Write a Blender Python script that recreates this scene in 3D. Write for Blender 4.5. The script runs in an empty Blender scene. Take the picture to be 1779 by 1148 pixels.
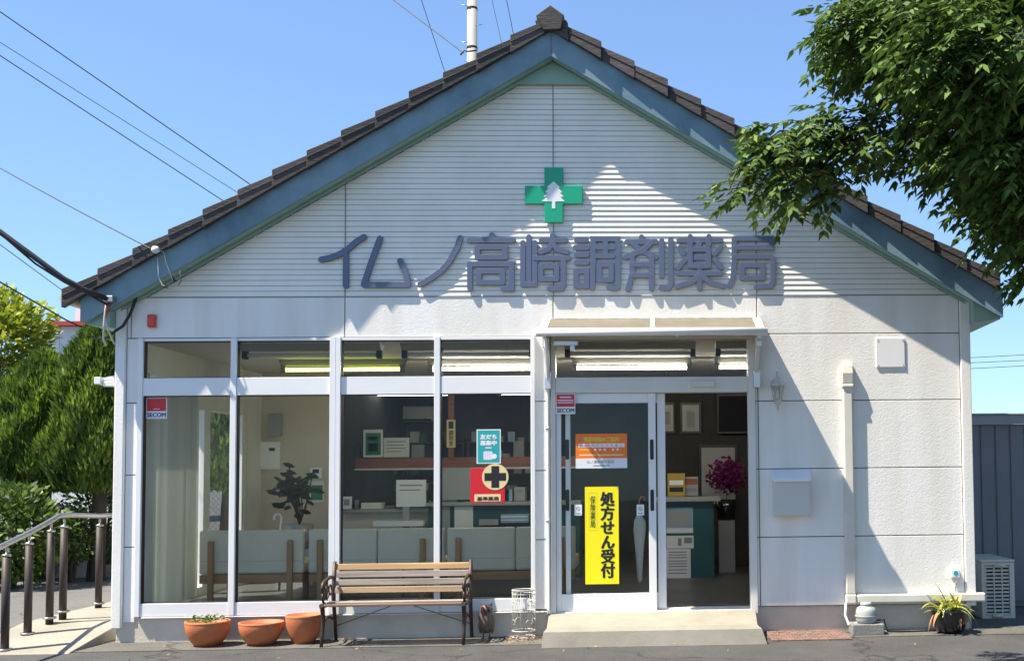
import bpy, math, random
from mathutils import Vector, Matrix, Euler
R = math.radians
rnd = random.Random(7)
S = bpy.context.scene
COL = S.collection

# ------------------------------------------------------------------ camera, sky, sun, exposure
PW, PH, FPX = 1779.0, 1148.0, 1953.0          # photo size and focal length in photo pixels
CAM = Vector((1.0, -10.5, 1.457))
SHX, SHY = -0.1852, 0.0854
cam_m = Euler((0, 0, R(-2.49))).to_matrix() @ Euler((R(92.953), 0, 0)).to_matrix() @ Euler((0, 0, R(-0.595))).to_matrix()
cd = bpy.data.cameras.new('camera'); cam = bpy.data.objects.new('camera', cd); COL.objects.link(cam)
cam.matrix_world = Matrix.Translation(CAM) @ cam_m.to_4x4()
cd.sensor_width = 36.0; cd.lens = 36.0 * FPX / PW; cd.shift_x = SHX; cd.shift_y = SHY
cd.clip_start = 0.05; cd.clip_end = 2000
S.camera = cam

L = Vector((2.8, 1.0, -5.1))                  # the way sunlight travels
SUN_EL = math.atan2(5.1, math.hypot(2.8, 1.0))
W = bpy.data.worlds.new('World'); S.world = W; W.use_nodes = True
nt = W.node_tree; bg = nt.nodes['Background']
sky = nt.nodes.new('ShaderNodeTexSky'); sky.sky_type = 'NISHITA'; sky.sun_disc = False
sky.sun_elevation = SUN_EL; sky.sun_rotation = math.atan2(-2.8, -1.0); sky.altitude = 800
sky.air_density = 0.9; sky.dust_density = 0.0; sky.ozone_density = 1.3
tint = nt.nodes.new('ShaderNodeMix'); tint.data_type = 'RGBA'; tint.blend_type = 'MULTIPLY'; tint.inputs[0].default_value = 1
tint.inputs[7].default_value = (0.82, 1.07, 1.40, 1)
gam = nt.nodes.new('ShaderNodeGamma'); gam.inputs[1].default_value = 0.64
nt.links.new(sky.outputs[0], gam.inputs[0]); nt.links.new(gam.outputs[0], tint.inputs[6]); nt.links.new(tint.outputs[2], bg.inputs[0]); bg.inputs[1].default_value = 0.118
sd = bpy.data.lights.new('sun', 'SUN'); sd.energy = 5.0; sd.angle = R(0.53); sd.color = (1.0, 0.925, 0.80)
so = bpy.data.objects.new('sun', sd); COL.objects.link(so)
so.rotation_euler = L.to_track_quat('-Z', 'Y').to_euler(); so.location = (-20, -20, 40)
S.view_settings.view_transform = 'Standard'; S.view_settings.look = 'None'
S.view_settings.exposure = 1.33; S.view_settings.gamma = 1.0

# ------------------------------------------------------------------ measuring: photo pixel -> point on plane y=Y
def P(px, py, Y=0.0):
    v = Vector(((px - PW / 2 + SHX * PW) / FPX, -(py - PH / 2 - SHY * PW) / FPX, -1.0))
    d = cam_m @ v
    return CAM + d * ((Y - CAM.y) / d.y)
def X(px, py=828, Y=0.0): return P(px, py, Y).x
def Z(py, px=950, Y=0.0): return P(px, py, Y).z
def G(px, py, z=0.0):
    v = Vector(((px - PW / 2 + SHX * PW) / FPX, -(py - PH / 2 - SHY * PW) / FPX, -1.0))
    d = cam_m @ v
    return CAM + d * ((z - CAM.z) / d.z)

# ------------------------------------------------------------------ materials
def mat(name, col, rough=0.6, metal=0.0, var=0.0, vscale=3.0, bump=0.0, bscale=40.0, col2=None, v2=None, spec=0.5, emit=0, stretch=None, detail=6, island=0.0, trans=0.0, bdist=0.01, coat=0.0):
    m = bpy.data.materials.new(name); m.use_nodes = True
    n = m.node_tree.nodes; l = m.node_tree.links; b = n['Principled BSDF']
    b.inputs['Base Color'].default_value = (*col, 1); b.inputs['Roughness'].default_value = rough
    b.inputs['Metallic'].default_value = metal; b.inputs['Specular IOR Level'].default_value = spec
    b.inputs['Coat Weight'].default_value = coat
    if emit:
        b.inputs['Emission Color'].default_value = (*col, 1); b.inputs['Emission Strength'].default_value = emit
    tc = n.new('ShaderNodeTexCoord'); src = tc.outputs['Object']
    if stretch:
        mp = n.new('ShaderNodeMapping'); mp.inputs['Scale'].default_value = stretch
        l.new(src, mp.inputs[0]); src = mp.outputs[0]
    cout = None
    if var or col2:
        t = n.new('ShaderNodeTexNoise'); t.inputs['Scale'].default_value = vscale; t.inputs['Detail'].default_value = detail
        t.inputs['Roughness'].default_value = 0.62
        l.new(src, t.inputs['Vector'])
        rp = n.new('ShaderNodeValToRGB'); e = rp.color_ramp.elements
        e[0].position = 0.3 if not v2 else v2[0]; e[1].position = 0.7 if not v2 else v2[1]
        c2 = col2 or tuple(c * (1 - var) for c in col)
        e[0].color = (*c2, 1); e[1].color = (*col, 1)
        l.new(t.outputs['Fac'], rp.inputs[0]); cout = rp.outputs[0]
        rr = n.new('ShaderNodeMapRange'); rr.inputs[3].default_value = min(1, rough + 0.08); rr.inputs[4].default_value = max(0.02, rough - 0.08)
        l.new(t.outputs['Fac'], rr.inputs[0]); l.new(rr.outputs[0], b.inputs['Roughness'])
    if island:
        g = n.new('ShaderNodeNewGeometry'); h = n.new('ShaderNodeHueSaturation')
        mr = n.new('ShaderNodeMapRange'); mr.inputs[3].default_value = 1 - island; mr.inputs[4].default_value = 1 + island
        l.new(g.outputs['Random Per Island'], mr.inputs[0]); l.new(mr.outputs[0], h.inputs['Value'])
        mh = n.new('ShaderNodeMapRange'); mh.inputs[3].default_value = 0.515; mh.inputs[4].default_value = 0.475
        l.new(g.outputs['Random Per Island'], mh.inputs[0]); l.new(mh.outputs[0], h.inputs['Hue'])
        if cout: l.new(cout, h.inputs['Color'])
        else: h.inputs['Color'].default_value = (*col, 1)
        cout = h.outputs[0]
    if cout: l.new(cout, b.inputs['Base Color'])
    if bump:
        t2 = n.new('ShaderNodeTexNoise'); t2.inputs['Scale'].default_value = bscale; t2.inputs['Detail'].default_value = 4
        l.new(src, t2.inputs['Vector'])
        bp = n.new('ShaderNodeBump'); bp.inputs['Strength'].default_value = bump; bp.inputs['Distance'].default_value = bdist
        l.new(t2.outputs['Fac'], bp.inputs['Height']); l.new(bp.outputs[0], b.inputs['Normal'])
    if trans:
        tr = n.new('ShaderNodeBsdfTranslucent'); mx = n.new('ShaderNodeMixShader'); mx.inputs[0].default_value = trans
        if cout: l.new(cout, tr.inputs[0])
        else: tr.inputs[0].default_value = (*col, 1)
        l.new(b.outputs[0], mx.inputs[1]); l.new(tr.outputs[0], mx.inputs[2]); l.new(mx.outputs[0], n['Material Output'].inputs[0])
    return m

def glass_mat(name, tint=(0.955, 0.97, 0.96)):
    m = bpy.data.materials.new(name); m.use_nodes = True
    n = m.node_tree.nodes; l = m.node_tree.links; n.clear()
    o = n.new('ShaderNodeOutputMaterial'); t = n.new('ShaderNodeBsdfTransparent'); t.inputs[0].default_value = (*tint, 1)
    g = n.new('ShaderNodeBsdfGlossy'); g.inputs['Roughness'].default_value = 0.015; g.inputs[0].default_value = (0.9, 0.95, 1, 1)
    d = n.new('ShaderNodeBsdfDiffuse'); d.inputs[0].default_value = (0.6, 0.62, 0.6, 1)
    f = n.new('ShaderNodeFresnel'); gm = n.new('ShaderNodeNewGeometry'); mi = n.new('ShaderNodeMapRange'); mi.inputs[3].default_value = 1.19; mi.inputs[4].default_value = 1 / 1.19
    l.new(gm.outputs['Backfacing'], mi.inputs[0]); l.new(mi.outputs[0], f.inputs[0])
    mx = n.new('ShaderNodeMixShader'); mx2 = n.new('ShaderNodeMixShader')
    tc = n.new('ShaderNodeTexCoord'); ns = n.new('ShaderNodeTexNoise'); ns.inputs['Scale'].default_value = 2.2; ns.inputs['Detail'].default_value = 5
    mr = n.new('ShaderNodeMapRange'); mr.inputs[1].default_value = 0.35; mr.inputs[2].default_value = 0.8; mr.inputs[3].default_value = 0.001; mr.inputs[4].default_value = 0.010
    l.new(tc.outputs['Object'], ns.inputs['Vector']); l.new(ns.outputs['Fac'], mr.inputs[0])
    l.new(f.outputs[0], mx.inputs[0]); l.new(t.outputs[0], mx.inputs[1]); l.new(g.outputs[0], mx.inputs[2])
    l.new(mr.outputs[0], mx2.inputs[0]); l.new(mx.outputs[0], mx2.inputs[1]); l.new(d.outputs[0], mx2.inputs[2])
    l.new(mx2.outputs[0], o.inputs[0])
    return m

def stucco_mat(name, col):
    m = bpy.data.materials.new(name); m.use_nodes = True
    n = m.node_tree.nodes; l = m.node_tree.links; b = n['Principled BSDF']; b.inputs['Roughness'].default_value = 0.75
    tc = n.new('ShaderNodeTexCoord')
    t = n.new('ShaderNodeTexNoise'); t.inputs['Scale'].default_value = 34; t.inputs['Detail'].default_value = 3; t.inputs['Distortion'].default_value = 1.6
    t3 = n.new('ShaderNodeTexNoise'); t3.inputs['Scale'].default_value = 90; t3.inputs['Detail'].default_value = 3
    l.new(tc.outputs['Object'], t.inputs['Vector']); l.new(tc.outputs['Object'], t3.inputs['Vector'])
    rp = n.new('ShaderNodeValToRGB'); rp.color_ramp.elements[0].position = 0.38; rp.color_ramp.elements[1].position = 0.62
    l.new(t.outputs['Fac'], rp.inputs[0])
    ad = n.new('ShaderNodeMath'); ad.operation = 'MULTIPLY_ADD'; ad.inputs[1].default_value = 0.25
    l.new(t3.outputs['Fac'], ad.inputs[0]); l.new(rp.outputs[0], ad.inputs[2])
    bp = n.new('ShaderNodeBump'); bp.inputs['Strength'].default_value = 0.30; bp.inputs['Distance'].default_value = 0.002
    l.new(ad.outputs[0], bp.inputs['Height']); l.new(bp.outputs[0], b.inputs['Normal'])
    mp = n.new('ShaderNodeMapping'); mp.inputs['Scale'].default_value = (3.0, 3.0, 0.35); l.new(tc.outputs['Object'], mp.inputs[0])
    t2 = n.new('ShaderNodeTexNoise'); t2.inputs['Scale'].default_value = 1.6; t2.inputs['Detail'].default_value = 7; l.new(mp.outputs[0], t2.inputs['Vector'])
    r2 = n.new('ShaderNodeValToRGB'); r2.color_ramp.elements[0].position = 0.25; r2.color_ramp.elements[1].position = 0.6
    r2.color_ramp.elements[0].color = (col[0] * .88, col[1] * .86, col[2] * .80, 1); r2.color_ramp.elements[1].color = (*col, 1)
    l.new(t2.outputs['Fac'], r2.inputs[0]); l.new(r2.outputs[0], b.inputs['Base Color'])
    return m

def asphalt_mat(name, base, lo):
    m = bpy.data.materials.new(name); m.use_nodes = True
    n = m.node_tree.nodes; l = m.node_tree.links; b = n['Principled BSDF']; b.inputs['Roughness'].default_value = 0.9
    tc = n.new('ShaderNodeTexCoord')
    t = n.new('ShaderNodeTexNoise'); t.inputs['Scale'].default_value = 1.1; t.inputs['Detail'].default_value = 8; t.inputs['Roughness'].default_value = .7
    v = n.new('ShaderNodeTexVoronoi'); v.inputs['Scale'].default_value = 85
    l.new(tc.outputs['Object'], t.inputs['Vector']); l.new(tc.outputs['Object'], v.inputs['Vector'])
    r = n.new('ShaderNodeValToRGB'); r.color_ramp.elements[0].position = .3; r.color_ramp.elements[1].position = .7
    r.color_ramp.elements[0].color = (*lo, 1); r.color_ramp.elements[1].color = (*base, 1)
    l.new(t.outputs['Fac'], r.inputs[0])
    mx = n.new('ShaderNodeMix'); mx.data_type = 'RGBA'; mx.blend_type = 'MULTIPLY'; mx.inputs[0].default_value = 0.55
    cr = n.new('ShaderNodeValToRGB'); cr.color_ramp.elements[0].color = (.55, .55, .55, 1); cr.color_ramp.elements[1].color = (1.35, 1.35, 1.3, 1)
    l.new(v.outputs['Color'], cr.inputs[0]); l.new(r.outputs[0], mx.inputs[6]); l.new(cr.outputs[0], mx.inputs[7]); l.new(mx.outputs[2], b.inputs['Base Color'])
    ck = n.new('ShaderNodeTexVoronoi'); ck.feature = 'DISTANCE_TO_EDGE'; ck.inputs['Scale'].default_value = .55
    wn = n.new('ShaderNodeTexNoise'); wn.inputs['Scale'].default_value = 3; wn.inputs['Detail'].default_value = 6
    va = n.new('ShaderNodeVectorMath'); va.operation = 'MULTIPLY_ADD'; va.inputs[1].default_value = (.5, .5, .5)
    l.new(tc.outputs['Object'], wn.inputs['Vector']); l.new(wn.outputs['Color'], va.inputs[0]); l.new(tc.outputs['Object'], va.inputs[2]); l.new(va.outputs[0], ck.inputs['Vector'])
    cm = n.new('ShaderNodeMapRange'); cm.inputs[1].default_value = .002; cm.inputs[2].default_value = .009; cm.inputs[3].default_value = .35; cm.inputs[4].default_value = 1
    l.new(ck.outputs['Distance'], cm.inputs[0])
    m2 = n.new('ShaderNodeMix'); m2.data_type = 'RGBA'; m2.blend_type = 'MULTIPLY'; m2.inputs[0].default_value = 1
    l.new(mx.outputs[2], m2.inputs[6]); l.new(cm.outputs[0], m2.inputs[7]); l.new(m2.outputs[2], b.inputs['Base Color'])
    bp = n.new('ShaderNodeBump'); bp.inputs['Strength'].default_value = .7; bp.inputs['Distance'].default_value = .006
    l.new(v.outputs['Distance'], bp.inputs['Height']); l.new(bp.outputs[0], b.inputs['Normal'])
    return m

def grain_mat(name, c1, c2, axis='x', scale=6.0, rough=.6, island=.12):
    st = {'x': (0.6, 14, 14), 'y': (14, 0.6, 14), 'z': (14, 14, 0.6)}[axis]
    return mat(name, c1, rough, col2=c2, vscale=scale, stretch=st, bump=.25, bscale=scale * 2, island=island, bdist=.003)

M = dict(
 stucco=stucco_mat('white stucco', (.82, .79, .735)),
 core=mat('joint sealant', (.16, .155, .145), .8),
 siding=mat('painted lap siding', (.84, .80, .70), .5, col2=(.73, .69, .58), vscale=1.4, v2=(.25, .6), bump=.08, bscale=60, stretch=(1, 1, .6)),
 seal=mat('grey sealant', (.25, .26, .25), .7),
 alu=mat('white sash paint', (.79, .775, .745), .32, var=.05, vscale=2),
 alug=mat('greyed sash paint', (.70, .675, .61), .35, var=.08, vscale=2),
 gasket=mat('black gasket', (.02, .02, .02), .6),
 glass=glass_mat('window glass'),
 conc=mat('concrete base', (.68, .60, .48), .85, col2=(.52, .46, .36), vscale=2.2, bump=.35, bscale=70),
 ramp=mat('entrance concrete', (.30, .275, .22), .85, col2=(.20, .182, .145), vscale=2.6, bump=.35, bscale=90, v2=(.25, .75)),
 barge=mat('blue grey barge paint', (.165, .26, .30), .5, col2=(.085, .15, .19), vscale=1.7, bump=.1, bscale=50, v2=(.3, .55)),
 green=mat('pale green trim paint', (.27, .42, .35), .5, var=.12, vscale=3),
 tile=mat('brown concrete tile', (.072, .060, .053), .75, col2=(.030, .026, .025), vscale=5, stretch=(2, .3, 14), bump=.5, bscale=8, island=.38, bdist=.006),
 letter=mat('blue grey letter enamel', (.115, .138, .205), .36, metal=.12, var=.1, vscale=4),
 letteredge=mat('letter edge', (.30, .32, .36), .4),
 crossg=mat('green cross enamel', (.012, .36, .19), .3, var=.08, vscale=3),
 white=mat('white plastic', (.80, .80, .79), .4, var=.04),
 mailshade=mat('mailbox shaded white', (.60, .57, .51), .4, var=.04), aged=mat('aged white lantern paint', (.62, .59, .52), .5, col2=(.38, .34, .28), vscale=14),
 offwhite=mat('cream plastic', (.70, .665, .565), .45, col2=(.60, .55, .44), vscale=3),
 paper=mat('paper', (.72, .72, .70), .7, var=.05),
 red=mat('red film', (.62, .012, .018), .4), redlamp=mat('red lamp cover', (.62, .03, .015), .25),
 teal=mat('teal print', (.02, .36, .36), .4), orange=mat('orange print', (.92, .19, .012), .4), yellow=mat('yellow print', (.95, .80, .004), .4),
 gold=mat('gold print', (.85, .50, .03), .4), dimgold=mat('dim gold print', (.40, .27, .05), .5), cream=mat('cream print', (.80, .62, .30), .4), black=mat('black print', (.012, .012, .012), .5), pink=mat('pale print', (.72, .66, .70), .5), navy=mat('navy print', (.02, .025, .07), .4),
 gprint=mat('green print', (.02, .19, .09), .5), txt=mat('grey print', (.22, .22, .22), .6),
 steel=mat('stainless steel', (.46, .45, .44), .36, metal=.9, var=.15, vscale=6),
 postm=mat('bronze stainless post', (.050, .038, .032), .55, spec=.3, metal=.0, var=.3, vscale=4, stretch=(8, 8, .5)),
 alum=mat('aluminium', (.62, .62, .61), .35, metal=.55, var=.06),
 poly=mat('weathered polycarbonate', (.30, .265, .20), .45, col2=(.22, .195, .145), vscale=3, trans=.35),
 terra=mat('terracotta', (.54, .165, .055), .7, col2=(.38, .11, .04), vscale=6, bump=.15, bscale=60),
 soil=mat('potting soil', (.04, .028, .02), .95, bump=.8, bscale=80),
 iron=mat('dark cast iron', (.035, .030, .028), .5, metal=.4, col2=(.08, .05, .035), vscale=12),
 owl=mat('brown owl resin', (.21, .135, .10), .45, col2=(.075, .045, .035), vscale=20, bump=.5, bscale=45, stretch=(3, 3, .5)),
 wire=mat('chipped white wire', (.50, .49, .44), .5, col2=(.26, .20, .15), vscale=25, v2=(.28, .45)),
 brick=mat('brick', (.21, .125, .09), .85, col2=(.13, .08, .06), vscale=9, bump=.3, bscale=60, island=.18),
 lane=asphalt_mat('asphalt', (.068, .066, .063), (.036, .0355, .035)),
 lot=asphalt_mat('light asphalt', (.13, .127, .12), (.10, .098, .094)),
 strip=asphalt_mat('worn concrete strip', (.13, .122, .105), (.07, .066, .058)),
 block=mat('concrete block', (.22, .21, .195), .9, var=.2, bump=.4, bscale=60),
 shed=mat('dark steel cladding', (.175, .18, .186), .45, var=.08, vscale=2),
 shedtop=mat('grey steel trim', (.30, .31, .32), .45, var=.08),
 ac=mat('outdoor unit paint', (.62, .575, .475), .45, var=.08), dark=mat('dark void', (.012, .012, .012), .8),
 floor=mat('vinyl floor', (.085, .082, .076), .38, var=.25, vscale=1.5),
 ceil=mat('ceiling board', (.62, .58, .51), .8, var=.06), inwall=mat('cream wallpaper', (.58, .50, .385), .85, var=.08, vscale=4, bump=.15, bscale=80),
 ingrey=mat('grey wallpaper', (.04, .038, .036), .85, var=.08), indark=mat('dispensary painted shade', (.05, .05, .045), .8, var=.3, vscale=2),  # indark: dimness of the dispensary put into its wall and shelf colour
 blind=mat('vertical blind cloth', (.72, .73, .67), .75, trans=.45, island=.10, stretch=(1, 1, .3), var=.06),
 sofa=mat('beige vinyl', (.64, .56, .40), .45, var=.10, vscale=3, bump=.06, bscale=30),
 pine=grain_mat('pine', (.42, .22, .085), (.30, .145, .05), 'z', 3, .5, .05), pinex=grain_mat('pine rail', (.42, .22, .085), (.30, .145, .05), 'x', 3, .5, .05),
 beam=grain_mat('stained beam', (.33, .11, .045), (.22, .07, .03), 'x', 3, .5, .05),
 ctop=mat('counter top laminate', (.30, .30, .28), .35, var=.06), cteal=mat('teal counter laminate', (.014, .075, .075), .4, var=.1),
 leafdk=mat('dark houseplant leaf', (.016, .028, .013), .35, island=.4), orchid=mat('orchid petal', (.17, .010, .09), .6, island=.35, trans=.3),
 bark=mat('bark', (.075, .06, .048), .9, var=.4, vscale=12, bump=.8, bscale=25, stretch=(1, 1, .3)),
 leaf=mat('broad leaf', (.078, .14, .028), .6, island=.5, trans=.22, spec=.22),
 conifer=mat('conifer spray', (.15, .245, .026), .6, col2=(.04, .09, .014), vscale=2.6, island=.45, trans=.42, v2=(.38, .62)),
 yleaf=mat('yellow green leaf', (.30, .36, .035), .6, island=.4, trans=.3), shrub=mat('shrub leaf', (.085, .15, .03), .5, island=.55, trans=.35),
 brom=mat('bromeliad leaf', (.42, .40, .05), .45, col2=(.12, .20, .03), vscale=7, island=.35, trans=.25, v2=(.35, .6)), dryleaf=mat('dry leaf', (.36, .17, .07), .8, island=.4),
 glaze=mat('black glazed pot', (.012, .012, .014), .12, coat=.4), blower=mat('grey blower casing', (.34, .355, .34), .45, var=.08),
 cable=mat('cable', (.02, .02, .022), .6), cablew=mat('white cable', (.6, .58, .52), .6), porcelain=mat('porcelain', (.72, .70, .66), .2),
 polec=mat('concrete pole', (.40, .38, .33), .85, var=.15, bump=.2), wallfar=mat('far white wall', (.70, .70, .68), .8, var=.08), roofred=mat('red far roof', (.42, .05, .03), .7, var=.2),
 fence=mat('green mesh fence', (.10, .22, .15), .5), stone=mat('stone wall', (.34, .33, .30), .9, col2=(.18, .17, .15), vscale=4, bump=.6, bscale=12),
 tubew=mat('lit tube', (1, .93, .78), .4, emit=21.0), tubef=mat('lit far tube', (1, .95, .84), .4, emit=6.0), tubey=mat('lit yellow tube', (.72, .80, .09), .4, emit=4.5), tubeoff=mat('unlit tube', (.45, .44, .40), .4), fixt=mat('fixture enamel', (.2, .195, .17), .5),
 screen=mat('dark screen', (.008, .009, .016), .6, spec=.15), blackf=mat('black frame', (.012, .011, .010), .4), tag=mat('light blue print', (.22, .36, .45), .5), skin=mat('umbrella cloth', (.66, .66, .66), .6, var=.08),
)
SL = []
for i, (a, b_) in enumerate([((.52, .32, .14), (.30, .18, .09)), ((.36, .29, .25), (.15, .115, .10)), ((.33, .29, .245), (.12, .10, .085)), ((.48, .29, .13), (.20, .15, .12)), ((.38, .32, .28), (.17, .135, .12)), ((.24, .13, .075), (.13, .07, .04))]):
    SL.append(grain_mat('weathered slat %d' % i, a, b_, 'x', 2.2, .7, .06))

# ------------------------------------------------------------------ mesh builder
class MB:
    def __init__(s): s.v = []; s.f = []; s.sm = []; s.mi = []; s.cur = 0
    def add(s, vs, fs, smooth=False):
        o = len(s.v); s.v += [Vector(v) for v in vs]
        for f in fs: s.f.append([i + o for i in f]); s.sm.append(smooth); s.mi.append(s.cur)
        return s
    def box(s, x0, x1, y0, y1, z0, z1):
        if x0 > x1: x0, x1 = x1, x0
        if y0 > y1: y0, y1 = y1, y0
        if z0 > z1: z0, z1 = z1, z0
        return s.add([(x0, y0, z0), (x1, y0, z0), (x1, y1, z0), (x0, y1, z0), (x0, y0, z1), (x1, y0, z1), (x1, y1, z1), (x0, y1, z1)],
              [(0, 3, 2, 1), (4, 5, 6, 7), (0, 1, 5, 4), (1, 2, 6, 5), (2, 3, 7, 6), (3, 0, 4, 7)])
    def obox(s, c, ax, ay, az):
        c, ax, ay, az = map(Vector, (c, ax, ay, az)); vs = []
        for k in (-1, 1):
            for (i, j) in ((-1, -1), (1, -1), (1, 1), (-1, 1)): vs.append(c + ax * i + ay * j + az * k)
        return s.add(vs, [(0, 3, 2, 1), (4, 5, 6, 7), (0, 1, 5, 4), (1, 2, 6, 5), (2, 3, 7, 6), (3, 0, 4, 7)])
    def prism(s, poly, y0, y1):          # poly of (x,z), extruded along y
        n = len(poly); a = sum(poly[i][0] * poly[(i + 1) % n][1] - poly[(i + 1) % n][0] * poly[i][1] for i in range(n))
        if a < 0: poly = poly[::-1]
        vs = [(x, y0, z) for x, z in poly] + [(x, y1, z) for x, z in poly]
        fs = [list(range(n)), list(range(2 * n - 1, n - 1, -1))] + [(i, i + n, (i + 1) % n + n, (i + 1) % n) for i in range(n)]
        return s.add(vs, fs)
    def prismx(s, poly, x0, x1):         # poly of (y,z), extruded along x
        n = len(poly); a = sum(poly[i][0] * poly[(i + 1) % n][1] - poly[(i + 1) % n][0] * poly[i][1] for i in range(n))
        if a < 0: poly = poly[::-1]
        vs = [(x0, y, z) for y, z in poly] + [(x1, y, z) for y, z in poly]
        fs = [list(range(n - 1, -1, -1)), list(range(n, 2 * n))] + [((i + 1) % n, (i + 1) % n + n, i + n, i) for i in range(n)]
        return s.add(vs, fs)
    def tube(s, pts, r, n=8, caps=True):
        pts = [Vector(p) for p in pts]; rs = r if isinstance(r, (list, tuple)) else [r] * len(pts)
        vs = []; up = None
        for i, p in enumerate(pts):
            d = (pts[min(i + 1, len(pts) - 1)] - pts[max(i - 1, 0)]).normalized()
            if up is None: up = Vector((0, 0, 1)) if abs(d.z) < .9 else Vector((1, 0, 0))
            a = d.cross(up).normalized(); b = a.cross(d).normalized(); up = b
            for k in range(n):
                t = 2 * math.pi * k / n; vs.append(p + (a * math.cos(t) + b * math.sin(t)) * rs[i])
        fs = []
        for i in range(len(pts) - 1):
            for k in range(n): fs.append((i * n + k, i * n + (k + 1) % n, (i + 1) * n + (k + 1) % n, (i + 1) * n + k))
        s.add(vs, fs, True)
        if caps:
            o = len(s.v) - len(vs)
            s.f.append([o + k for k in range(n)][::-1]); s.sm.append(False); s.mi.append(s.cur)
            s.f.append([o + (len(pts) - 1) * n + k for k in range(n)]); s.sm.append(False); s.mi.append(s.cur)
        return s
    def lathe(s, prof, c=(0, 0, 0), n=32, smooth=True):
        c = Vector(c); vs = []; m = len(prof)
        for k in range(n):
            t = 2 * math.pi * k / n
            for r, z in prof: vs.append(c + Vector((r * math.cos(t), r * math.sin(t), z)))
        fs = []
        for k in range(n):
            for i in range(m - 1):
                a = k * m + i; b = ((k + 1) % n) * m + i; fs.append((a, b, b + 1, a + 1))
        return s.add(vs, fs, smooth)
    def build(s, name, m, parent=None, origin=None, bevel=0.0, props=None):
        o = Vector(origin) if origin is not None else (wloc(parent) if parent else Vector())
        me = bpy.data.meshes.new(name)
        me.from_pydata([v - o for v in s.v], [], s.f)
        for mm in (m if isinstance(m, (list, tuple)) else [m]): me.materials.append(mm)
        me.polygons.foreach_set('use_smooth', s.sm); me.polygons.foreach_set('material_index', s.mi); me.update()
        ob = bpy.data.objects.new(name, me); COL.objects.link(ob)
        if parent: ob.parent = parent; ob.location = o - wloc(parent)
        else: ob.location = o
        if bevel:
            bv = ob.modifiers.new('bevel', 'BEVEL'); bv.width = bevel; bv.segments = 2; bv.limit_method = 'ANGLE'; bv.angle_limit = R(40)
        return ob
def wloc(o):
    v = Vector()
    while o: v += o.location; o = o.parent
    return v
def tag(o, label, cat=None, group=None, kind=None):
    o['label'] = label
    if cat: o['category'] = cat
    if group: o['group'] = group
    if kind: o['kind'] = kind
    return o
def struct(o): o['kind'] = 'structure'; return o
def thing(name, label, cat, loc, group=None):
    o = bpy.data.objects.new(name, None); COL.objects.link(o); o.location = loc; o.empty_display_size = .1
    return tag(o, label, cat, group)
def dup(o, loc=None, label=None, parent=None):
    c = o.copy(); COL.objects.link(c)
    if parent: c.parent = parent
    if loc is not None: c.location = loc
    if label: c['label'] = label
    for ch in list(o.children): dup(ch, None, None, c)
    return c
def text_mesh(name, s, m, parent, rect, y, bold=0.0, depth=.0006, vertical=False):
    """writing fitted into rect=(x0,x1,z0,z1) on the plane y, facing -y"""
    cu = bpy.data.curves.new(name, 'FONT'); cu.body = '\n'.join(s) if vertical else s
    cu.align_x = 'CENTER'; cu.size = 1.0; cu.extrude = .002; cu.resolution_u = 3
    if vertical: cu.space_line = .95
    t = bpy.data.objects.new(name + '_tmp', cu); COL.objects.link(t)
    dg = bpy.context.evaluated_depsgraph_get(); dg.update()
    me = bpy.data.meshes.new_from_object(t.evaluated_get(dg)); bpy.data.objects.remove(t); bpy.data.curves.remove(cu)
    xs = [v.co.x for v in me.vertices]; ys = [v.co.y for v in me.vertices]
    if not xs: print('EMPTY TEXT', s); xs = [0, 1]; ys = [0, 1]
    ax, bx, ay, by = min(xs), max(xs), min(ys), max(ys)
    o = wloc(parent)
    for v in me.vertices:
        x = rect[0] + (v.co.x - ax) / max(bx - ax, 1e-6) * (rect[1] - rect[0]); z = rect[2] + (v.co.y - ay) / max(by - ay, 1e-6) * (rect[3] - rect[2])
        v.co = Vector((x, y - depth if v.co.z > 0 else y, z)) - o
    if bold:
        vs = [v.co.copy() for v in me.vertices]; fs = [list(f.vertices) for f in me.polygons]; n = len(vs); av = []; af = []
        dl = bold * (rect[1] - rect[0]) / max(1, len(s) if not vertical else 1)
        for k, (ox_, oz_) in enumerate(((0, 0), (dl, 0), (-dl, 0), (0, dl * .6), (0, -dl * .6))):
            av += [v + Vector((ox_, -.00012 * k, oz_)) for v in vs]; af += [[i + n * k for i in f] for f in fs]
        me = bpy.data.meshes.new(name); me.from_pydata(av, [], af); me.update()
    me.materials.clear(); me.materials.append(m)
    ob = bpy.data.objects.new(name, me); COL.objects.link(ob); ob.parent = parent
    return ob
def rrect(x0, x1, z0, z1, r, n=4):
    out = []
    for cx, cz, a in ((x1 - r, z0 + r, -90), (x1 - r, z1 - r, 0), (x0 + r, z1 - r, 90), (x0 + r, z0 + r, 180)):
        for k in range(n + 1):
            t = R(a + 90 * k / n); out.append((cx + r * math.cos(t), cz + r * math.sin(t)))
    return out
def disc(cx, cz, r, n=28): return [(cx + r * math.cos(2 * math.pi * k / n), cz + r * math.sin(2 * math.pi * k / n)) for k in range(n)]

# ------------------------------------------------------------------ ground
def sheet(name, poly, z, m):
    b = MB(); b.add([(x, y, z) for x, y in poly], [list(range(len(poly)))]); return struct(b.build(name, m))
sheet('ground', [(-300, -60), (300, -60), (300, 600), (-300, 600)], 0.0, M['lane'])
sheet('parking_lot', [(-40, -.30), (-4.02, -.30), (-4.02, 7.2), (-40, 7.2)], 0.004, M['lot'])
sheet('concrete_strip', [(-4.0, -.52), (1.2, -.52), (1.2, 0.2), (-4.0, 0.2)], 0.004, M['strip'])
sheet('concrete_strip', [(1.2, -.40), (7, -.34), (7, 1.6), (1.2, 1.6)], 0.0045, M['strip'])
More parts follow.
